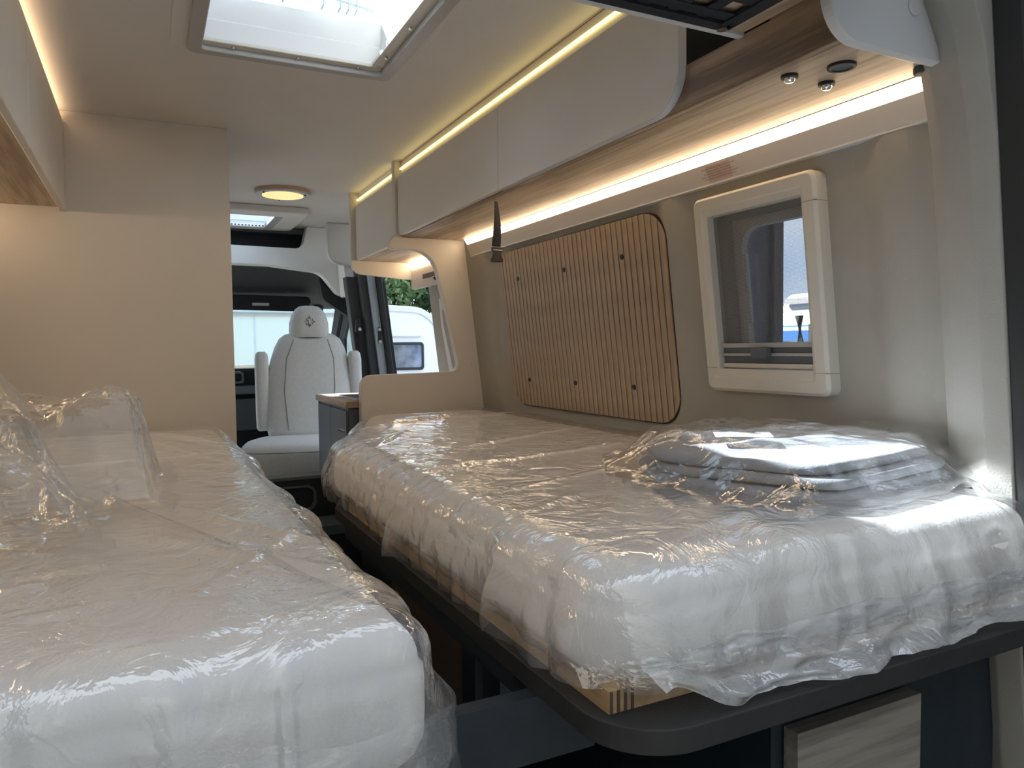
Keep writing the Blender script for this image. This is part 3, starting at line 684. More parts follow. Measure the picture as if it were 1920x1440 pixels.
def cover(pts, ztop, zhem, r=.045, n=900, rings=120, skirt=46, seed=1, hem=.02, flare=.03, tuck=.0, amp=1.0, dirn=.9, hemf=None, outf=None):
    P, s, L = outline(pts, n, 16); nn = out_normals(P); c = P.mean(0); rows = []
    def top_disp(q):
        u = q[:, 0]*math.cos(dirn)+q[:, 1]*math.sin(dirn); v = -q[:, 0]*math.sin(dirn)+q[:, 1]*math.cos(dirn)
        wu = u+.05*smooth_noise(u*3, v*3, seed+8); wv = v+.05*smooth_noise(u*4, v*3, seed+9)
        h = .0055*(facet(wu*2.2, wv*8, seed)+1)+.003*facet(wu*6, wv*17, seed+1)+.0022*ridge(wu*2.5, wv*13, seed+2)+.0016*facet(wu*19, wv*30, seed+4)
        for (ax, ay, bx, by, wd_, am) in CREASES.get(seed, ()):
            dx, dy = bx-ax, by-ay; tt = np.clip(((q[:, 0]-ax)*dx+(q[:, 1]-ay)*dy)/(dx*dx+dy*dy), 0, 1)
            dd = np.hypot(q[:, 0]-ax-tt*dx, q[:, 1]-ay-tt*dy)+.004*smooth_noise(q[:, 0]*20, q[:, 1]*20, 7)
            h = h+am*np.clip(1-np.abs(dd)/wd_, 0, 1)*(1-(2*tt-1)**6)
        m = sstep(-.3, .5, smooth_noise(u*2.1, v*2.6, seed+5))*.75+.35
        return h*m*amp
    for k in range(rings+1):
        t = (k/rings); q = c+(P-nn*r-c)*t
        rows.append(np.c_[q, ztop+.002+top_disp(q)])
    pleat = lambda z: (facet(s*7, z*3.2+s*1.2, seed+11)*.016+facet(s*22, z*5+s*2, seed+12)*.008+ridge(s*13, z*2.5+s*2, seed+13)*.007+facet(s*50, z*24, seed+14)*.0025)*amp
    for a in np.linspace(0, math.pi/2, 9)[1:]:
        q = P-nn*r*(1-math.sin(a)); z = ztop+.002-r*(1-math.cos(a)); w = math.sin(a)
        d = (.010+pleat(np.full(n, z)))*w
        rows.append(np.c_[q+nn*d[:, None], z+top_disp(q)*(1-w*.7)])
    zh = zhem+hem*facet(s*5.5, s*0, seed+20)+hem*.5*facet(s*17, s*0, seed+21)
    if hemf is not None: zh = hemf(P, zh)
    for k in range(1, skirt+1):
        t = k/skirt; z = (ztop-r)*(1-t)+zh*t
        fl = flare*math.sin(t*math.pi*.75)-tuck*sstep(.55, 1, t)
        d = .010+fl+pleat(z)*(1+.6*t)+.004*t*np.sin(s*90+4*smooth_noise(s*9, z*6, 3))
        d = np.maximum(d, .004 if tuck == 0 else .004-tuck*sstep(.55, 1, t))
        if outf is not None: d = d+outf(P, t)
        rows.append(np.c_[P+nn*d[:, None], z])
    V = np.array(rows).reshape(-1, 3); F = []
    for i in range(len(rows)-1):
        a = np.arange(n); b = (a+1) % n
        F += np.stack([i*n+a, i*n+b, (i+1)*n+b, (i+1)*n+a], 1).tolist()
    return V, F
fr = thing('plastic_wrap', 'clear wrinkled plastic film over the right-hand mattress', 'plastic wrap', (.8, 1.6, .84), 'clear films over the mattresses')
V, F = cover(MR, .979, .852, seed=3, hem=.010, flare=.014, dirn=1.05, outf=lambda P, t: .05*t*sstep(1.05, 1.15, P[:, 0])*sstep(.9, .7, P[:, 1])*0)
linknp('top_sheet', V, F, M_['film'], fr)
MRb = [(.396, .592, .07), (1.135, .592, .06), (1.16, 2.58, .06), (.70, 2.58, .10), (.40, 1.80, .20)]
def band(pts, z0, z1, off0, off1, seed, n=900, rows_=18, wave=.006):
    P, s, L = outline(pts, n, 16); nn = out_normals(P); rows = []
    za = z0+.010*facet(s*6, s*0, seed)+.005*facet(s*19, s*0, seed+1)
    for k in range(rows_+1):
        t = k/rows_; z = za*(1-t)+z1*t
        d = off0*(1-t)+off1*t+.012*math.sin(t*math.pi)+wave*facet(s*11, z*18, seed+2)+wave*.6*facet(s*31, z*30, seed+3)
        rows.append(np.c_[P+nn*d[:, None], z+.002*facet(s*40, s*0+t*3, seed+5)])
    V = np.array(rows).reshape(-1, 3); F = []
    for i in range(rows_):
        a = np.arange(n); b = (a+1) % n
        F += np.stack([i*n+a, i*n+b, (i+1)*n+b, (i+1)*n+a], 1).tolist()
    return V, F
V, F = band(MRb, .884, .851, .018, -.012, 31); linknp('lower_sheet', V, F, M_['film'], fr)
P, s, L = outline(MR, 900, 16)
# loose tail of film at the rear right corner, by the pillar
def sheet(fn, nu, nv, name, mat, parent, **props):
    u, v = np.meshgrid(np.linspace(0, 1, nu), np.linspace(0, 1, nv), indexing='ij')
    X, Y, Z = fn(u, v); V, F = grid(X, Y, Z); return linknp(name, V, F, mat, parent, **props)
def tail(u, v):
    X = 1.06+.15*u+.012*facet(u*5, v*6, 41)+.006*facet(u*13, v*15, 42)-.03*v*u
    Y = .655-.06*u-.03*v+.022*facet(u*4+3, v*5, 43)+.008*facet(u*12, v*14, 44)
    Z = .965-.05*u-.145*v*(1-.25*u)+.03*facet(u*3, v*3, 45)*v
    return X, Y, Z
sheet(tail, 70, 70, 'loose_tail', M_['filmh'], fr)
def near_flap(u, v):
    X = .43+.755*u; Y = .590-.008*v-.030*v*v+.020*facet(u*9, v*4, 51)*v+.008*facet(u*24, v*8, 52)
    Z = .890-.052*v*(.35+.7*sstep(0, .14, u)-.2*u)+.008*facet(u*12, v*2, 53)+.004*u
    return X, Y, Z
sheet(near_flap, 200, 30, 'gathered_hem', M_['filmz'], fr)
fl = thing('plastic_wrap', 'clear wrinkled plastic film over the left-hand mattress, hanging low at the near end', 'plastic wrap', (-.15, 1.5, .75), 'clear films over the mattresses')
def hemL(P, zh):
    near = sstep(.75, .62, P[:, 1]); return zh*(1-near)+(.74+.03*facet(P[:, 0]*6, P[:, 0]*0, 61))*near
V, F = cover(ML, .975, .845, seed=17, hem=.016, flare=.022, dirn=2.3, amp=1.15, hemf=hemL)
linknp('top_sheet', V, F, M_['film'], fl)
V, F = band([(-.46, .572, .05), (.218, .572, .04), (.20, 2.45, .05), (-.46, 2.45, .03)], .90, .80, .012, .0, 131, wave=.010); linknp('lower_sheet', V, F, M_['film'], fl)

# heap of crumpled film standing on the left bed
hp = thing('plastic_heap', 'tall heap of crumpled clear plastic standing on the left-hand mattress', 'plastic wrap', (-.2, 1.2, .98))
def heapA(u, v):
    x = -.48+.42*u; y = .90+.52*v
    r = np.hypot((x+.29)/.20, (y-1.13)/.24)
    h = .235*(1-sstep(.25, 1.05, r+.18*facet(u*2.4, v*2.4, 71)))
    X = x+.035*facet(u*4, v*4, 72)+.012*facet(u*11, v*11, 73); Y = y+.03*facet(u*4, v*4, 74)
    Z = .984+h+.02*facet(u*5, v*5, 75)*(h > .005)+.008*facet(u*14, v*14, 76)+.006
    return X, Y, np.maximum(Z, .980+.003*facet(u*9, v*9, 77)+.003)
sheet(heapA, 130, 130, 'crumpled_sheet', M_['filmh'], hp)
def heapB(u, v):
    x = -.30+.335*u; y = 1.12+.50*v
    r = np.maximum(np.abs(x+.13)/.135, np.abs(y-1.36)/.20)
    h = (.145+.04*facet(u*3+5, v*2, 81))*(1-sstep(.75, 1.02, r+.12*facet(u*3, v*3, 82)))
    X = x+.022*facet(u*5, v*5, 83)+.007*facet(u*15, v*15, 84); Y = y+.03*facet(u*5, v*5, 85)
    Z = .985+h+.012*facet(u*7, v*7, 86)*(h > .005)+.004*facet(u*20, v*20, 87)
    return X, Y, np.maximum(Z, .982)
sheet(heapB, 130, 130, 'folded_sheet', M_['filmh'], hp)

# folded fabric in its bag
pk = thing('folded_cover', 'folded pale grey fabric cover lying on the right-hand mattress', 'fabric', (.95, .9, .98))
Q = np.array([(1.150, .735), (.80, .675), (.70, .93), (.80, 1.10), (1.06, 1.17), (1.175, 1.02)])
lay = []
for k in range(3):
    c = Q.mean(0); f = .97-.025*k; z0 = .990+.018*k
    pts = RP([(*(c+(p-c)*f+np.array([.006*math.sin(k*2), .006*math.cos(k*3)])), .05) for p in Q], 6)
    P, s, L = outline([(a, b, 0) for a, b in pts], 200, 1); c = P.mean(0); rows = []
    nn = out_normals(P)*(-1 if np.cross(Q[1]-Q[0], Q[2]-Q[1]) < 0 else 1)
    for t in np.linspace(0, 1, 18):
        q = c+(P-c)*t*.985; top = (.010*smooth_noise(q[:, 0]*12, q[:, 1]*12, 5)+.004*facet(q[:, 0]*16, q[:, 1]*16, 91)) if k == 2 else 0
        rows.append(np.c_[q, z0+.011+top*(1-t**6)+0*s+.003*facet(s*9, s*0, 92+k)*t**4])
    for a in np.linspace(0, math.pi, 7)[1:]:
        q = c+(P-c)*(.985+.035*math.sin(a)); rows.append(np.c_[q, z0+.003+.008*math.cos(a)+.003*facet(s*9, s*0, 92+k)])
    V = np.array(rows).reshape(-1, 3); F = []; n = 200
    for i in range(len(rows)-1):
        a = np.arange(n); b = (a+1) % n; F += np.stack([i*n+a, i*n+b, (i+1)*n+b, (i+1)*n+a], 1).tolist()
    linknp('fold', V, F, M_['fabric'], pk)
lb = thing('paper_label', 'small white printed paper label on the folded grey cover', 'label', (.865, .905, 1.052))
lab0 = Vector((.865, .905, 1.056)); rx = Vector((.80, -.60, 0)).normalized(); ry = Vector((.60, .80, .05)).normalized()
bm = bmesh.new(); quad(bm, *[lab0+rx*a+ry*b for a, b in ((-.045, -.022), (.045, -.022), (.045, .022), (-.045, .022))])
link('paper', bm, M_['paper'], lb)
TEXT(['MANUFACTURER:', 'TYPE: 100% POLYESTER', 'STYLE: GREY', 'WASHABLE 30'], .0085, M_['inkd'], lb, lab0+ry*.012+Vector((0, 0, .0006)), rx, ry, 'print')
bg_ = thing('plastic_bag', 'clear crinkled plastic bag around the folded grey cover', 'plastic bag', (.95, .9, .985))
def bagtop(sgn, seed):
    Qb = [(1.255, .70, .05), (1.02, .615, .05), (.69, .625, .05), (.655, .98, .05), (.76, 1.16, .06), (1.12, 1.23, .06), (1.235, .98, .06)]
    P, s, L = outline(Qb, 420, 8); c = P.mean(0); rows = []
    for t in np.linspace(0, 1, 56):
        q = c+(P-c)*t*(1+.03*facet(s*9, s*0, seed)[:, None])
        if sgn > 0: z = .990+.062*(1-sstep(.62, 1.0, np.full(420, t)+.10*facet(q[:, 0]*7, q[:, 1]*7, seed+1)))+.010*facet(q[:, 0]*14, q[:, 1]*20, seed+2)*sstep(0.2, .8, t)+.004*facet(q[:, 0]*34, q[:, 1]*40, seed+3)+.006+.018*t**6*facet(s*6, s*0, seed+5)
        else: z = .988+.002*facet(q[:, 0]*20, q[:, 1]*20, seed+4)+.010*t**5*(1+facet(s*7, s*0, seed+5))
        rows.append(np.c_[q, z])
    V = np.array(rows).reshape(-1, 3); F = []; n = 420
    for i in range(len(rows)-1):
        a = np.arange(n); b = (a+1) % n; F += np.stack([i*n+a, i*n+b, (i+1)*n+b, (i+1)*n+a], 1).tolist()
    return V, F
V, F = bagtop(1, 101); linknp('upper_sheet', V, F, M_['filmh'], bg_)
V, F = bagtop(-1, 101); linknp('under_sheet', V, F, M_['filmh'], bg_)

# ================================================================== KITCHEN AND CAB
kt = thing('kitchen_unit', 'slate grey kitchen unit with light wood top beyond the partition', 'kitchen unit', (.9, 2.98, 0))
link('side_panel', B((.662, 1.10, 3.222, 3.242, 0, .985)), M_['kit'], kt)
link('body', B((.665, 1.10, 2.72, 3.22, 0, .985)), M_['kit'], kt)
link('worktop', PR(RP([(.652, 2.705), (1.12, 2.705), (1.12, 3.258), (.652, 3.258, .01)], 4), 'z', .987, 1.012), M_['oak'], kt, bevel=.002)
dw = link('drawer', B((.655, .664, 2.72, 2.98, .80, .975)), M_['kit'], kt, bevel=.001)
link('handle', B((.648, .655, 2.74, 2.83, .895, .90)), M_['chrome'], dw)
link('cupboard_door', B((.655, .664, 2.72, 2.98, .40, .792)), M_['warm'], kt, bevel=.001)
link('panel_door', B((.655, .664, 2.984, 3.215, .04, .975)), M_['kit'], kt, bevel=.001)
hb = thing('hob', 'black glass hob with steel rim set in the kitchen worktop', 'hob', (.88, 2.88, 1.012))
link('rim', RING(RR(.70, 1.06, 2.725, 3.04, .02), RR(.708, 1.052, 2.733, 3.032, .015), 'z', 1.0125, 1.019), M_['steel'], hb)
link('glass_top', PR(RR(.707, 1.053, 2.732, 3.033, .015), 'z', 1.0125, 1.017), M_['black'], hb)
for (x, y) in ((.80, 2.80), (.96, 2.95)):
    link('burner', CYL((x, y), .035, 'z', 1.0175, 1.030, 24, r2=.02), M_['steel'], hb)
sb = thing('step_box', 'dark step unit with rounded grip hole between the foot ends of the beds', 'step', (.45, 2.6, 0))
bm = RING(RP([(.255, .60), (.62, .60), (.62, .765), (.255, .765)], 1)*1, RP([(.31, .66), (.50, .66), (.50, .74), (.31, .74)], 1), 'y', 2.545, 2.56)
link('front_board', bm, M_['black'], sb)
link('grip_rim', RING(RR(.305, .505, .655, .745, .035), RR(.312, .498, .662, .738, .03), 'y', 2.541, 2.562), M_['cabg'], sb)
bm = bmesh.new()
ro = RR(.300, .510, .650, .750, .0001, 8); ri = RR(.306, .504, .656, .744, .035, 8)
link('grip_plate', RING(ro, ri, 'y', 2.543, 2.561), M_['black'], sb)
link('recess_back', B((.26, .62, 2.60, 2.605, .60, .765)), M_['trim'], sb)
link('top_edge', B((.255, .64, 2.54, 2.62, .765, .777)), M_['cabg'], sb, bevel=.002)
link('lower_step', B((.255, .70, 2.40, 2.56, .60, .632)), M_['cabg'], sb, bevel=.002)
link('base', B((.255, .70, 2.42, 2.60, 0, .60)), M_['black'], sb)
link('side_plate', B((.63, .69, 2.50, 2.51, .632, .72)), M_['jambw'], sb)

# swivel seat
RT = math.radians(-14); PV = (.76, 3.98)
se = thing('swivel_seat', 'pale grey swivel cab seat with upright armrests facing the living area', 'seat', (.76, 3.9, 0))
secs = []
for z, cx, cy, hx, hy in ((.745, .74, 3.86, .150, .05), (.76, .74, 3.865, .185, .075), (.80, .745, 3.87, .200, .088), (.90, .755, 3.895, .218, .088), (1.00, .76, 3.915, .220, .085), (1.08, .765, 3.93, .212, .080), (1.16, .77, 3.945, .196, .074), (1.22, .772, 3.955, .178, .068), (1.265, .773, 3.962, .155, .060), (1.287, .773, 3.966, .125, .048), (1.296, .773, 3.968, .09, .03)):
    secs.append((cx, cy, z, hx, hy, 2.9))
V, F = LOFT(secs, 48, 3, RT*.4, PV); linknp('backrest', V, F, M_['seat'], se)
secs = [(.770, 3.955, z, hx, hy, 3.0) for z, hx, hy in ((1.262, .085, .045), (1.270, .095, .055), (1.30, .101, .062), (1.345, .099, .064), (1.39, .087, .060), (1.418, .068, .050), (1.432, .05, .034), (1.437, .025, .017))]
V, F = LOFT(secs, 40, 3, RT*.4, PV); hr = linknp('headrest', V, F, M_['seat'], se)
secs = [(.72, 3.62, z, hx, hy, 3.6) for z, hx, hy in ((.600, .20, .20), (.612, .235, .235), (.64, .255, .255), (.69, .262, .262), (.735, .256, .256), (.762, .235, .240), (.776, .19, .20), (.782, .10, .12))]
V, F = LOFT(secs, 48, 3, RT, PV); cu = linknp('seat_cushion', V, F, M_['seat'], se)
for dx, nm in ((-.232, 0), (.236, 1)):
    secs = [(.76+dx, 3.88+.03*t, .80+t*.40, .034*w, .040*w, 3) for t, w in ((0, .7), (.03, .95), (.2, 1), (.6, 1), (.9, 1), (.97, .85), (1, .5))]
    V, F = LOFT(secs, 24, 3, RT*.4, PV); linknp('armrest', V, F, M_['seat'], se)
def rotp(x, y, a): return (PV[0]+(x-PV[0])*math.cos(a)-(y-PV[1])*math.sin(a), PV[1]+(x-PV[0])*math.sin(a)+(y-PV[1])*math.cos(a))
for sgn in (-1, 1):
    path = []
    for i in range(15):
        t = i/14; z = .80+.46*t; hx = np.interp(z, [.8, 1.0, 1.16, 1.26], [.10, .125, .118, .085]); cx = np.interp(z, [.8, 1.26], [.745, .773]); cy = np.interp(z, [.8, 1.0, 1.16, 1.26], [3.87, 3.915, 3.945, 3.962]); hy = np.interp(z, [.8, 1.0, 1.16, 1.22, 1.26], [.088, .085, .074, .068, .060])
        hxx = np.interp(z, [.8, 1.0, 1.16, 1.22, 1.265], [.2, .22, .196, .178, .155])
        y = cy-hy*(1-(hx/hxx)**2.9)**(1/2.9)-.0005; X, Y = rotp(cx+sgn*hx, y, RT*.4); path.append((X, Y, z))
    link('seam', TUBE(path, .0022, 6), M_['seatd'], se)
# embroidered outline emblem on the headrest
bm = bmesh.new(); ex, ez, er = .768, 1.352, .028
pts = []
for k in range(17):
    a = math.pi/2+2*math.pi*k/16; r = er*(1.0 if k % 4 == 0 else (.55 if k % 2 else .78)); pts.append((ex+r*math.cos(a), ez+r*math.sin(a)))
def hfront(x, z):
    hx = np.interp(z, [1.30, 1.345, 1.39], [.101, .099, .087]); hy = np.interp(z, [1.30, 1.345, 1.39], [.062, .064, .060])
    return 3.955-hy*(max(.05, 1-abs((x-.77)/hx)**3))**(1/3)-.0008
for i in range(16):
    if i % 5 == 4: continue
    a, b = pts[i], pts[i+1]
    p0 = rotp(a[0], hfront(*a), RT*.4); p1 = rotp(b[0], hfront(*b), RT*.4)
    TUBE([(p0[0], p0[1], a[1]), (p1[0], p1[1], b[1])], .0013, 5, bm)
sw = [(ex-.012+.006*math.cos(t)*t/3+.004*t, ez+.004+.008*math.sin(t)-.003*t) for t in np.linspace(0, 5, 10)]
sw = [(*rotp(x, hfront(x, z), RT*.4), z) for x, z in sw]; TUBE(sw, .0013, 5, bm)
link('emblem', bm, M_['inkd'], hr, label='dark stitched outline emblem')
path = [(*rotp(.77+q*.062, 3.902+abs(q)**3*.008, RT*.4), 1.270) for q in np.linspace(-1, 1, 7)]
link('headrest_gap', TUBE(path, .004, 6), M_['inkd'], se)
path = [(*rotp(.72+q*.2, 3.36+.03*abs(q)**4, RT), .745) for q in np.linspace(-1, 1, 9)]
link('cushion_seam', TUBE(path, .002, 6), M_['seatd'], cu)
link('swivel_base', B((.50, .95, 3.60, 4.1, .30, .585)), M_['cabd'], se, bevel=.01)
link('swivel_plate', B((.46, .98, 3.52, 4.12, .586, .60)), M_['trim'], se, bevel=.002)
link('pedestal', B((.55, .95, 3.65, 4.05, 0, .30)), M_['cabd'], se)

# cab surround: the white arch
ar = thing('cab_surround', 'white moulded arch around the opening to the driving cab', 'trim', (.5, 4.35, 1.5))
pts = RP([(-.5, 1.685, 0), (.62, 1.675, 0), (.90, 1.645, .10), (1.0, 1.52, .06), (1.105, 1.51, 0), (1.10, 1.60, 0), (1.07, 1.90, 0), (.83, 1.90, 0), (.80, 1.775, .05), (-.5, 1.79, 0)], 10)
link('arch', PR(pts, 'y', 4.26, 4.34), M_['white'], ar, bevel=.006)
link('side_return', PR([(1.01, 1.505), (1.095, 1.505), (1.065, 1.72), (.99, 1.72)], 'y', 4.10, 4.26), M_['white'], ar, bevel=.004)
link('storage_recess', B((-.5, 1.12, 4.42, 4.44, 1.68, 1.92)), M_['cabd'], ar)
link('storage_lip', B((-.5, 1.06, 4.345, 4.42, 1.868, 1.895)), M_['cabg'], ar)
link('door_pocket_cover', PR(RP([(.90, 1.90, 0), (.905, 1.68, .07), (1.09, 1.66, 0), (1.07, 1.90, 0)], 8), 'y', 4.08, 4.12), M_['ceil'], ar, bevel=.008)
ro_ = thing('cab_roof', 'dark headliner and sun visors above the windscreen', 'headliner', (.3, 4.8, 1.5))
link('headliner', PR([(4.34, 1.70), (4.34, 1.78), (5.2, 1.62), (5.35, 1.50), (5.2, 1.50), (4.9, 1.56)], 'x', -.75, 1.2), M_['cabd'], ro_)
vz = link('sun_visor', PR(RP([(.13, 1.465, .02), (.93, 1.455, .03), (.98, 1.55, .03), (.1, 1.56, .03)], 6), 'y', 4.86, 4.885), M_['cabd'], ro_, bevel=.004)
link('visor_label', B((.60, .70, 4.852, 4.858, 1.488, 1.505)), M_['edge'], vz)
link('header_side', PR(RP([(.90, 1.68, 0), (.93, 1.50, .05), (1.08, 1.40, 0), (1.14, 1.40, 0), (1.10, 1.70, 0)], 6), 'y', 4.35, 4.42), M_['cabd'], ro_)
# windscreen and bonnet side
w4 = thing('window_4', None, None, (.3, 5.35, 1.1), kind='structure')
bm = bmesh.new(); quad(bm, (-.75, 5.75, 1.08), (1.12, 5.75, 1.08), (1.06, 5.2, 1.52), (-.70, 5.2, 1.52)); link('glass_pane', bm, M_['glass'], w4)
bm = TUBE([(1.13, 5.75, 1.05), (1.10, 5.45, 1.28), (1.06, 5.15, 1.54)], .045, 10); link('pillar', bm, M_['cabd'], w4, smooth=True)
db = thing('dashboard', 'dark dashboard with air vent behind the swivel seat', 'dashboard', (.4, 5.1, .5))
link('upper', PR(RP([(4.98, 1.09, .03), (5.04, 1.115, .02), (5.75, 1.10, 0), (5.75, .55, 0), (5.10, .55, 0), (5.02, .90, .03)], 6), 'x', -.75, 1.12), M_['cabd'], db)
link('pad', B((-.7, 1.10, 4.955, 5.06, .93, .985)), M_['cabg'], db, bevel=.012)
link('air_vent', RING(RR(.34, .55, 1.00, 1.075, .02), RR(.352, .538, 1.012, 1.063, .015), 'y', 4.962, 4.985), M_['cabg'], db)
link('glove_box', PR(RR(.38, .80, .70, .90, .03), 'y', 4.95, 5.03), M_['trim'], db, bevel=.006)
link('lower_panel', B((-.7, 1.1, 5.0, 5.6, 0, .60)), M_['cabd'], db)
link('storage_tray', B((.20, .55, 4.6, 4.98, .35, .55)), M_['cabd'], db, bevel=.02)
# front passenger door with its window
fd = thing('door_1', None, None, (1.2, 4.6, 0), kind='structure')
def wall_ring(o_, i_, w0, w1): return onwall(RING(o_, i_, 'x', w0, w1))
o_ = RP([(3.98, 1.02, .02), (5.30, 1.02, .02), (5.15, 1.30, .05), (4.78, 1.58, .10), (3.98, 1.62, .05)], 6)
i_ = RP([(4.18, 1.09, .02), (5.12, 1.09, .03), (5.02, 1.28, .05), (4.70, 1.50, .10), (4.18, 1.54, .05)], 6)
link('window_frame', wall_ring(o_, i_, -.05, .03), M_['cabd'], fd, bevel=.004)
link('window_seal', wall_ring([(a*.0+a, b) for a, b in i_], [((a-4.6)*.97+4.6, (b-1.3)*.96+1.3) for a, b in i_], -.03, .005), M_['cabg'], fd)
link('glass_pane', onwall(PR([(4.15, 1.06), (5.15, 1.06), (4.75, 1.53), (4.15, 1.56)], 'x', -.032, -.028)), M_['glass'], fd)
link('door_card', onwall(PR([(3.98, 0), (5.3, 0), (5.3, 1.03), (3.98, 1.03)], 'x', -.04, .03)), M_['cabd'], fd, bevel=.004)
# B pillar at the front of the sliding door opening
bp = thing('trim_4', None, None, (1.15, 3.95, 0), kind='structure')
def pil(x0, x1, y0, y1, z0, z1, name, m, **kw):
    bm = bmesh.new(); rows = []
    for i in range(9):
        z = z0+(z1-z0)*i/8; d = LEAN*(1.3-z)
        rows.append([bm.verts.new((x+d, y, z)) for x, y in ((x0, y0), (x1, y0), (x1, y1), (x0, y1))])
    for a, b in zip(rows, rows[1:]):
        for k in range(4): bm.faces.new((a[k], a[(k+1) % 4], b[(k+1) % 4], b[k]))
    bm.faces.new(rows[0]); bm.faces.new(rows[-1][::-1])
    return link(name, bm, M_[m], bp, bevel=.006, **kw)
pil(1.010, 1.075, 3.99, 4.06, 0, 1.60, 'inner_cover', 'trim'); pil(1.070, 1.112, 3.93, 4.05, 0, 1.66, 'pillar_cover', 'trim')
pil(1.108, 1.150, 3.90, 4.02, 0, 1.72, 'painted_jamb', 'jamb'); pil(1.146, 1.178, 3.875, 3.95, 0, 1.72, 'door_seal', 'rubber')
link('striker_plate', PR(RR(1.124, 1.140, 1.235, 1.325, .008, 4), 'y', 3.893, 3.898), M_['black'], bp)
for z in (1.245, 1.312): link('striker_bolt', CYL((1.131, z), .0095, 'y', 3.885, 3.893, 16), M_['steel'], bp, bevel=.002)
belt = thing('seat_belt', 'black seat belt with its guide on the cab pillar beside the pale seat', 'seat belt', (1.05, 4.0, 1.0))
link('webbing', PR([(1.028, 1.36), (1.036, 1.36), (1.045, 1.0), (1.085, .6), (1.060, .6), (1.030, 1.0)], 'y', 3.975, 3.98), M_['blackm'], belt)
link('belt_guide', PR(RP([(1.015, 1.30, .01), (1.05, 1.29, .01), (1.05, 1.37, .015), (1.02, 1.38, .015)], 5), 'y', 3.955, 3.975), M_['black'], belt, bevel=.003)
link('guide_bolt', CYL((1.037, 1.315), .009, 'y', 3.945, 3.955, 16), M_['chrome'], belt)
# jamb at the rear of the sliding door opening
jb = thing('trim_5', None, None, (1.17, 3.1, 0), kind='structure')
bm = onwall(PR([(2.70, 0), (3.10, 0), (3.10, 1.9), (2.70, 1.9)], 'x', .0, .02)); link('jamb_panel', bm, M_['jambw'], jb, bevel=.004)
link('jamb_seal', onwall(B((-.02, .004, 3.10, 3.125, 0, 1.8))), M_['rubber'], jb)
link('jamb_groove', onwall(PR([(2.92, 1.02), (2.98, 1.02), (3.02, 1.30), (3.01, 1.42), (2.99, 1.42), (2.99, 1.30)], 'x', .02, .024)), M_['ceil'], jb, bevel=.002)
link('jamb_cap', onwall(PR(RR(2.965, 2.985, 1.37, 1.41, .008), 'x', .02, .026)), M_['edge'], jb)
link('trim_6', onwall(B((-.04, .03, 3.10, 3.95, 1.70, 1.93))), M_['ceil'], kind='structure')

# ================================================================== OUTSIDE
G = -.62
tr = thing('trailer', 'long off-white trailer with pale blue roof rail, beyond the windscreen', 'trailer', (0, 12.5, G))
link('body', B((-5, 3.28, 12, 14.4, .1, 1.80)), M_['trail'], tr, bevel=.03)
link('roof_rail', B((-5, 3.3, 11.93, 12.0, 1.80, 1.93)), M_['rail'], tr, bevel=.02)
link('roof', B((-5, 3.3, 11.96, 14.4, 1.93, 2.0)), M_['carav'], tr, bevel=.02)
link('rail_shadow_strip', B((-5, 3.29, 11.96, 12.0, 1.765, 1.80)), M_['silver'], tr)
for x in (-.8, 1.5): link('panel_joint', B((x, x+.02, 11.992, 12.0, .1, 1.77)), M_['rail'], tr)
for x in (-3, -1.6, 2.2): link('wheel', CYL((x, G+.34), .34, 'y', 12.1, 12.35, 28), M_['rubber'], tr)
link('chassis', B((-5, 3.2, 12.1, 14.2, -.2, .1)), M_['trim'], tr)
cv = thing('caravan', 'white touring caravan with rounded roof and dark window, outside the side opening', 'caravan', (4.2, 12.5, G))
zc = lambda z: 1.2+(z-1.2)*13/9
prof = RP([(3.42, G+.45, 0), (5.02, G+.45, .1), (5.06, 1.30, .55), (4.75, 1.95, .65), (3.42, 2.02, .1)], 14)
link('body', PR(prof, 'y', 13.0, 18.5), M_['carav'], cv, bevel=.02)
link('edge_moulding', RING(RP([(3.40, G+.44, 0), (5.04, G+.44, .1), (5.08, 1.30, .56), (4.76, 1.975, .66), (3.40, 2.04, .1)], 14), RP([(3.44, G+.48, 0), (4.94, G+.48, .1), (4.98, 1.30, .52), (4.70, 1.87, .6), (3.44, 1.93, .1)], 14), 'y', 12.97, 13.06), M_['edge'], cv, bevel=.01)
wn = link('front_window', PR(RR(3.5, 4.60, .83, 1.34, .06), 'y', 12.96, 13.0), M_['rubber'], cv, bevel=.01)
link('window_pane', PR(RR(3.56, 4.54, .88, 1.29, .04), 'y', 12.945, 12.962), M_['winb'], wn)
link('lamp_ledge', B((3.7, 4.55, 12.95, 13.0, 1.44, 1.475)), M_['edge'], cv, bevel=.01)
link('wheel', CYL((14.5, G+.33), .33, 'x', 4.9, 5.05, 28), M_['rubber'], cv)
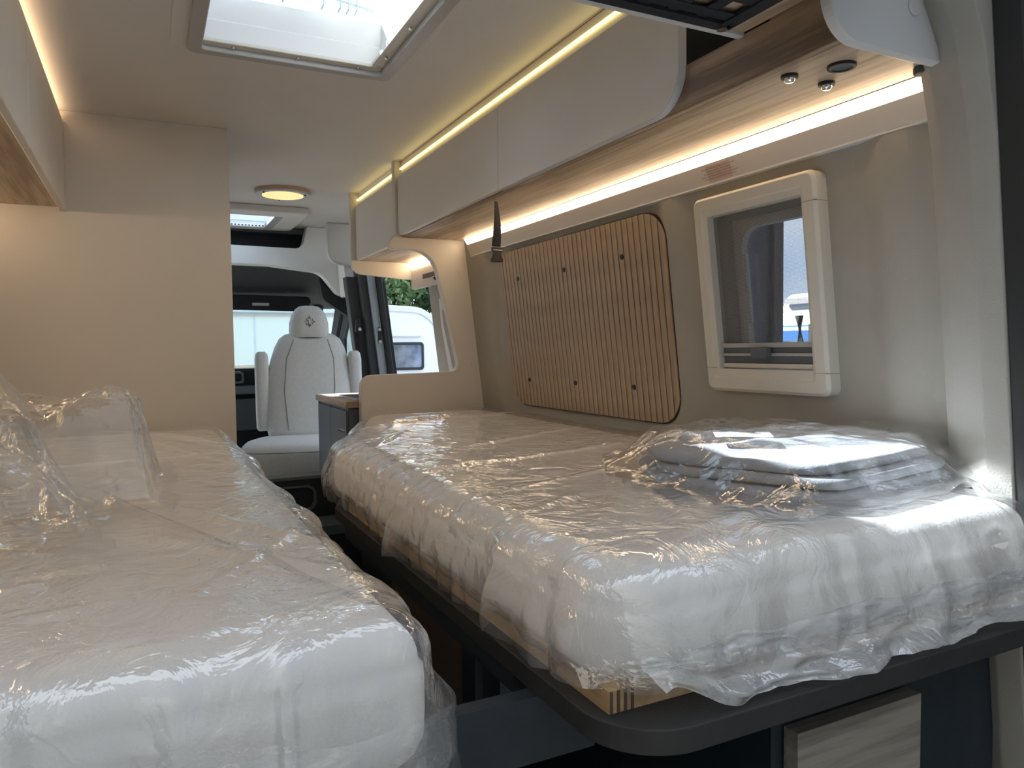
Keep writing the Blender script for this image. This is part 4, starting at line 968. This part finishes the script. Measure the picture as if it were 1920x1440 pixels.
def tree(name, loc, R, H, n, label, mats, seed, blossom=0):
    rs = np.random.RandomState(seed); t = thing(name, label, 'tree', loc)
    link('trunk', TUBE([(loc[0], loc[1], loc[2]), (loc[0]+.1, loc[1], loc[2]+H*.4), (loc[0]-.1, loc[1]+.1, loc[2]+H*.8)], .14, 10), M_['bark'], t, smooth=True)
    for j, (m, cnt, sz) in enumerate(mats):
        c = rs.rand(60, 3)*[2*R, 1.4*R, H*.8]-[R, .7*R, 0]+[loc[0], loc[1], loc[2]+H*.25]
        k = rs.randint(0, 60, cnt); d = rs.randn(cnt, 3); d /= np.linalg.norm(d, axis=1)[:, None]
        p = c[k]+d*(R*.27)*rs.rand(cnt, 1)**.4
        a = rs.randn(cnt, 3); a /= np.linalg.norm(a, axis=1)[:, None]; b = np.cross(a, rs.randn(cnt, 3)); b /= np.linalg.norm(b, axis=1)[:, None]
        s = sz*(.6+.8*rs.rand(cnt, 1))
        V = np.stack([p-a*s, p+b*s*.5, p+a*s, p-b*s*.5], 1).reshape(-1, 3); F = np.arange(cnt*4).reshape(-1, 4).tolist()
        linknp(['foliage', 'dark_foliage', 'blossom'][j], V, F, M_[m], t, smooth=False, kind='stuff')
tree('tree', (6.9, 22, G), 2.2, 5.2, 0, 'green flowering tree with pink blossom behind the caravan', [('leaf', 9000, .10), ('leaf2', 9000, .11), ('bloss', 900, .08)], 1)
tree('tree', (12.0, 23, G), 2.4, 5.5, 0, 'dark green tree farther from the caravan', [('leaf', 7000, .11), ('leaf2', 9000, .12)], 2)
tree('tree', (.5, 26, G), 3.2, 4.0, 0, 'low green tree peeping over the off-white trailer', [('leaf', 6000, .13), ('leaf2', 6000, .13)], 4)
# dark block and opened rear doors, added behind the camera to shade the rear
bw = thing('shade_building', 'dark block added unseen behind the open rear of the van to shade it', 'shade_building', (0, -4, G))
link('wall', B((-9, 11, -2.6, -2.2, G, 8.0)), M_['bwall'], bw)
link('roof_edge', B((-9.1, 11.1, -2.7, -2.1, 8.0, 8.2)), M_['trim'], bw)
for x in (-5, -1.5, 2, 5.5): link('gate', B((x, x+2.6, -2.2, -2.16, G, 2.6)), M_['rubber'], bw)
for k_, (x0, x1) in enumerate(((-.98, -.92), (1.52, 1.58))):  # unseen leaves added and kept dark to cut light at the rear
    rd = thing('door_%d' % (k_+2), None, None, ((x0+x1)/2, 0, -.1), kind='structure')
    link('door_leaf', B((x0, x1, -.35, .50, -.1, 1.9)), M_['trim'], rd, bevel=.01)
    link('lining', B((x0-.012 if k_ else x1, x0 if k_ else x1+.012, -.30, .45, .0, 1.0)), M_['cabd'], rd)

for (x0, x1, lab) in ((-4.3, -2.2, 'graphite van added unseen to the left of the camper, blocking side light at its rear'), (2.6, 4.7, 'graphite van added unseen to the right of the camper, blocking side light at its rear')):  # unseen vans added to keep side light off the rear opening
    pv = thing('van', lab, 'van', ((x0+x1)/2, -.5, G), 'vans added to shade the open rear')
    link('body', PR(RP([(x0, G+.3, .06), (x0+.08, 2.1, .25), (x1-.08, 2.1, .25), (x1, G+.3, .06)], 8), 'y', -2.1, 1.1), M_['vand'], pv, bevel=.03)
    link('rear_window', B((x0+.3, x1-.3, 1.1, 1.115, .9, 1.6)), M_['winb'], pv)
    for y_ in (-1.6, .5): link('wheel', CYL((y_, G+.34), .34, 'x', x0+.05, x0+.3, 24), M_['rubber'], pv)
# seen through the side window
nv = thing('box_trailer', 'dark graphite box trailer parked beside the small side window', 'trailer', (3.2, 4.7, G))
link('body', PR(RP([(2.25, G+.45, .04), (2.18, 2.3, .12), (4.2, 2.3, .12), (4.2, G+.45, .04)], 8), 'y', 4.03, 5.45), M_['vand'], nv, bevel=.02)
link('corner_trim', B((4.12, 4.215, 4.0, 4.03, G+.45, 2.2)), M_['trim'], nv, bevel=.005)
link('door_handle', B((2.9, 2.96, 3.99, 4.03, 1.0, 1.5)), M_['edge'], nv, bevel=.01)
link('drawbar', B((3.1, 3.2, 3.2, 4.03, G+.4, G+.5)), M_['trim'], nv)
for x in (2.35, 3.95): link('wheel', CYL((4.8, G+.3), .3, 'x', x, x+.2, 28), M_['rubber'], nv)
wc = thing('camper', 'white camper standing far off, seen in the side window', 'van', (10, 6.5, G))
link('body', PR(RP([(10, G+.3, .1), (10, 2.1, .3), (12, 2.1, .2), (12, G+.3, .1)], 8), 'y', 5.0, 9.5), M_['carav'], wc)
link('awning_rail', B((9.93, 10.0, 5.1, 9.4, 1.9, 2.0)), M_['silver'], wc)
link('wheel', CYL((6.0, G+.33), .33, 'x', 9.98, 10.2, 28), M_['rubber'], wc)
bc = thing('car', 'blue car parked outside, seen at the bottom of the side window', 'car', (7, 5.2, G))
link('body', PR(RP([(4.2, G+.3, .2), (8.2, G+.3, .2), (8.2, .55, .3), (7.4, .65, .2), (6.6, 1.42, .3), (5.0, 1.42, .3), (4.2, .6, .3)], 8), 'x', 6.4, 8.0), M_['blue'], bc, bevel=.06)
link('side_window', PR(RP([(4.9, .7, .1), (7.0, .7, .1), (6.5, 1.25, .15), (5.2, 1.25, .15)], 6), 'x', 6.38, 6.42), M_['winb'], bc)
for y in (5.0, 7.5): link('wheel', CYL((y, G+.32), .32, 'x', 6.38, 6.6, 28), M_['rubber'], bc)
pl = thing('bush', 'dark upright plant with thick arms outside the side window', 'plant', (2.0, 1.76, G))
link('stem', TUBE([(2.0, 1.765, G), (2.0, 1.765, .9), (2.0, 1.76, 1.27)], .022, 10), M_['darkleaf'], pl, smooth=True)
link('arm', TUBE([(2.0, 1.765, 1.12), (2.0, 1.80, 1.15), (2.0, 1.822, 1.20), (2.0, 1.828, 1.30)], .014, 10), M_['darkleaf'], pl, smooth=True)
link('arm', TUBE([(2.0, 1.765, 1.08), (2.0, 1.73, 1.11), (2.0, 1.715, 1.2)], .014, 10), M_['darkleaf'], pl, smooth=True)
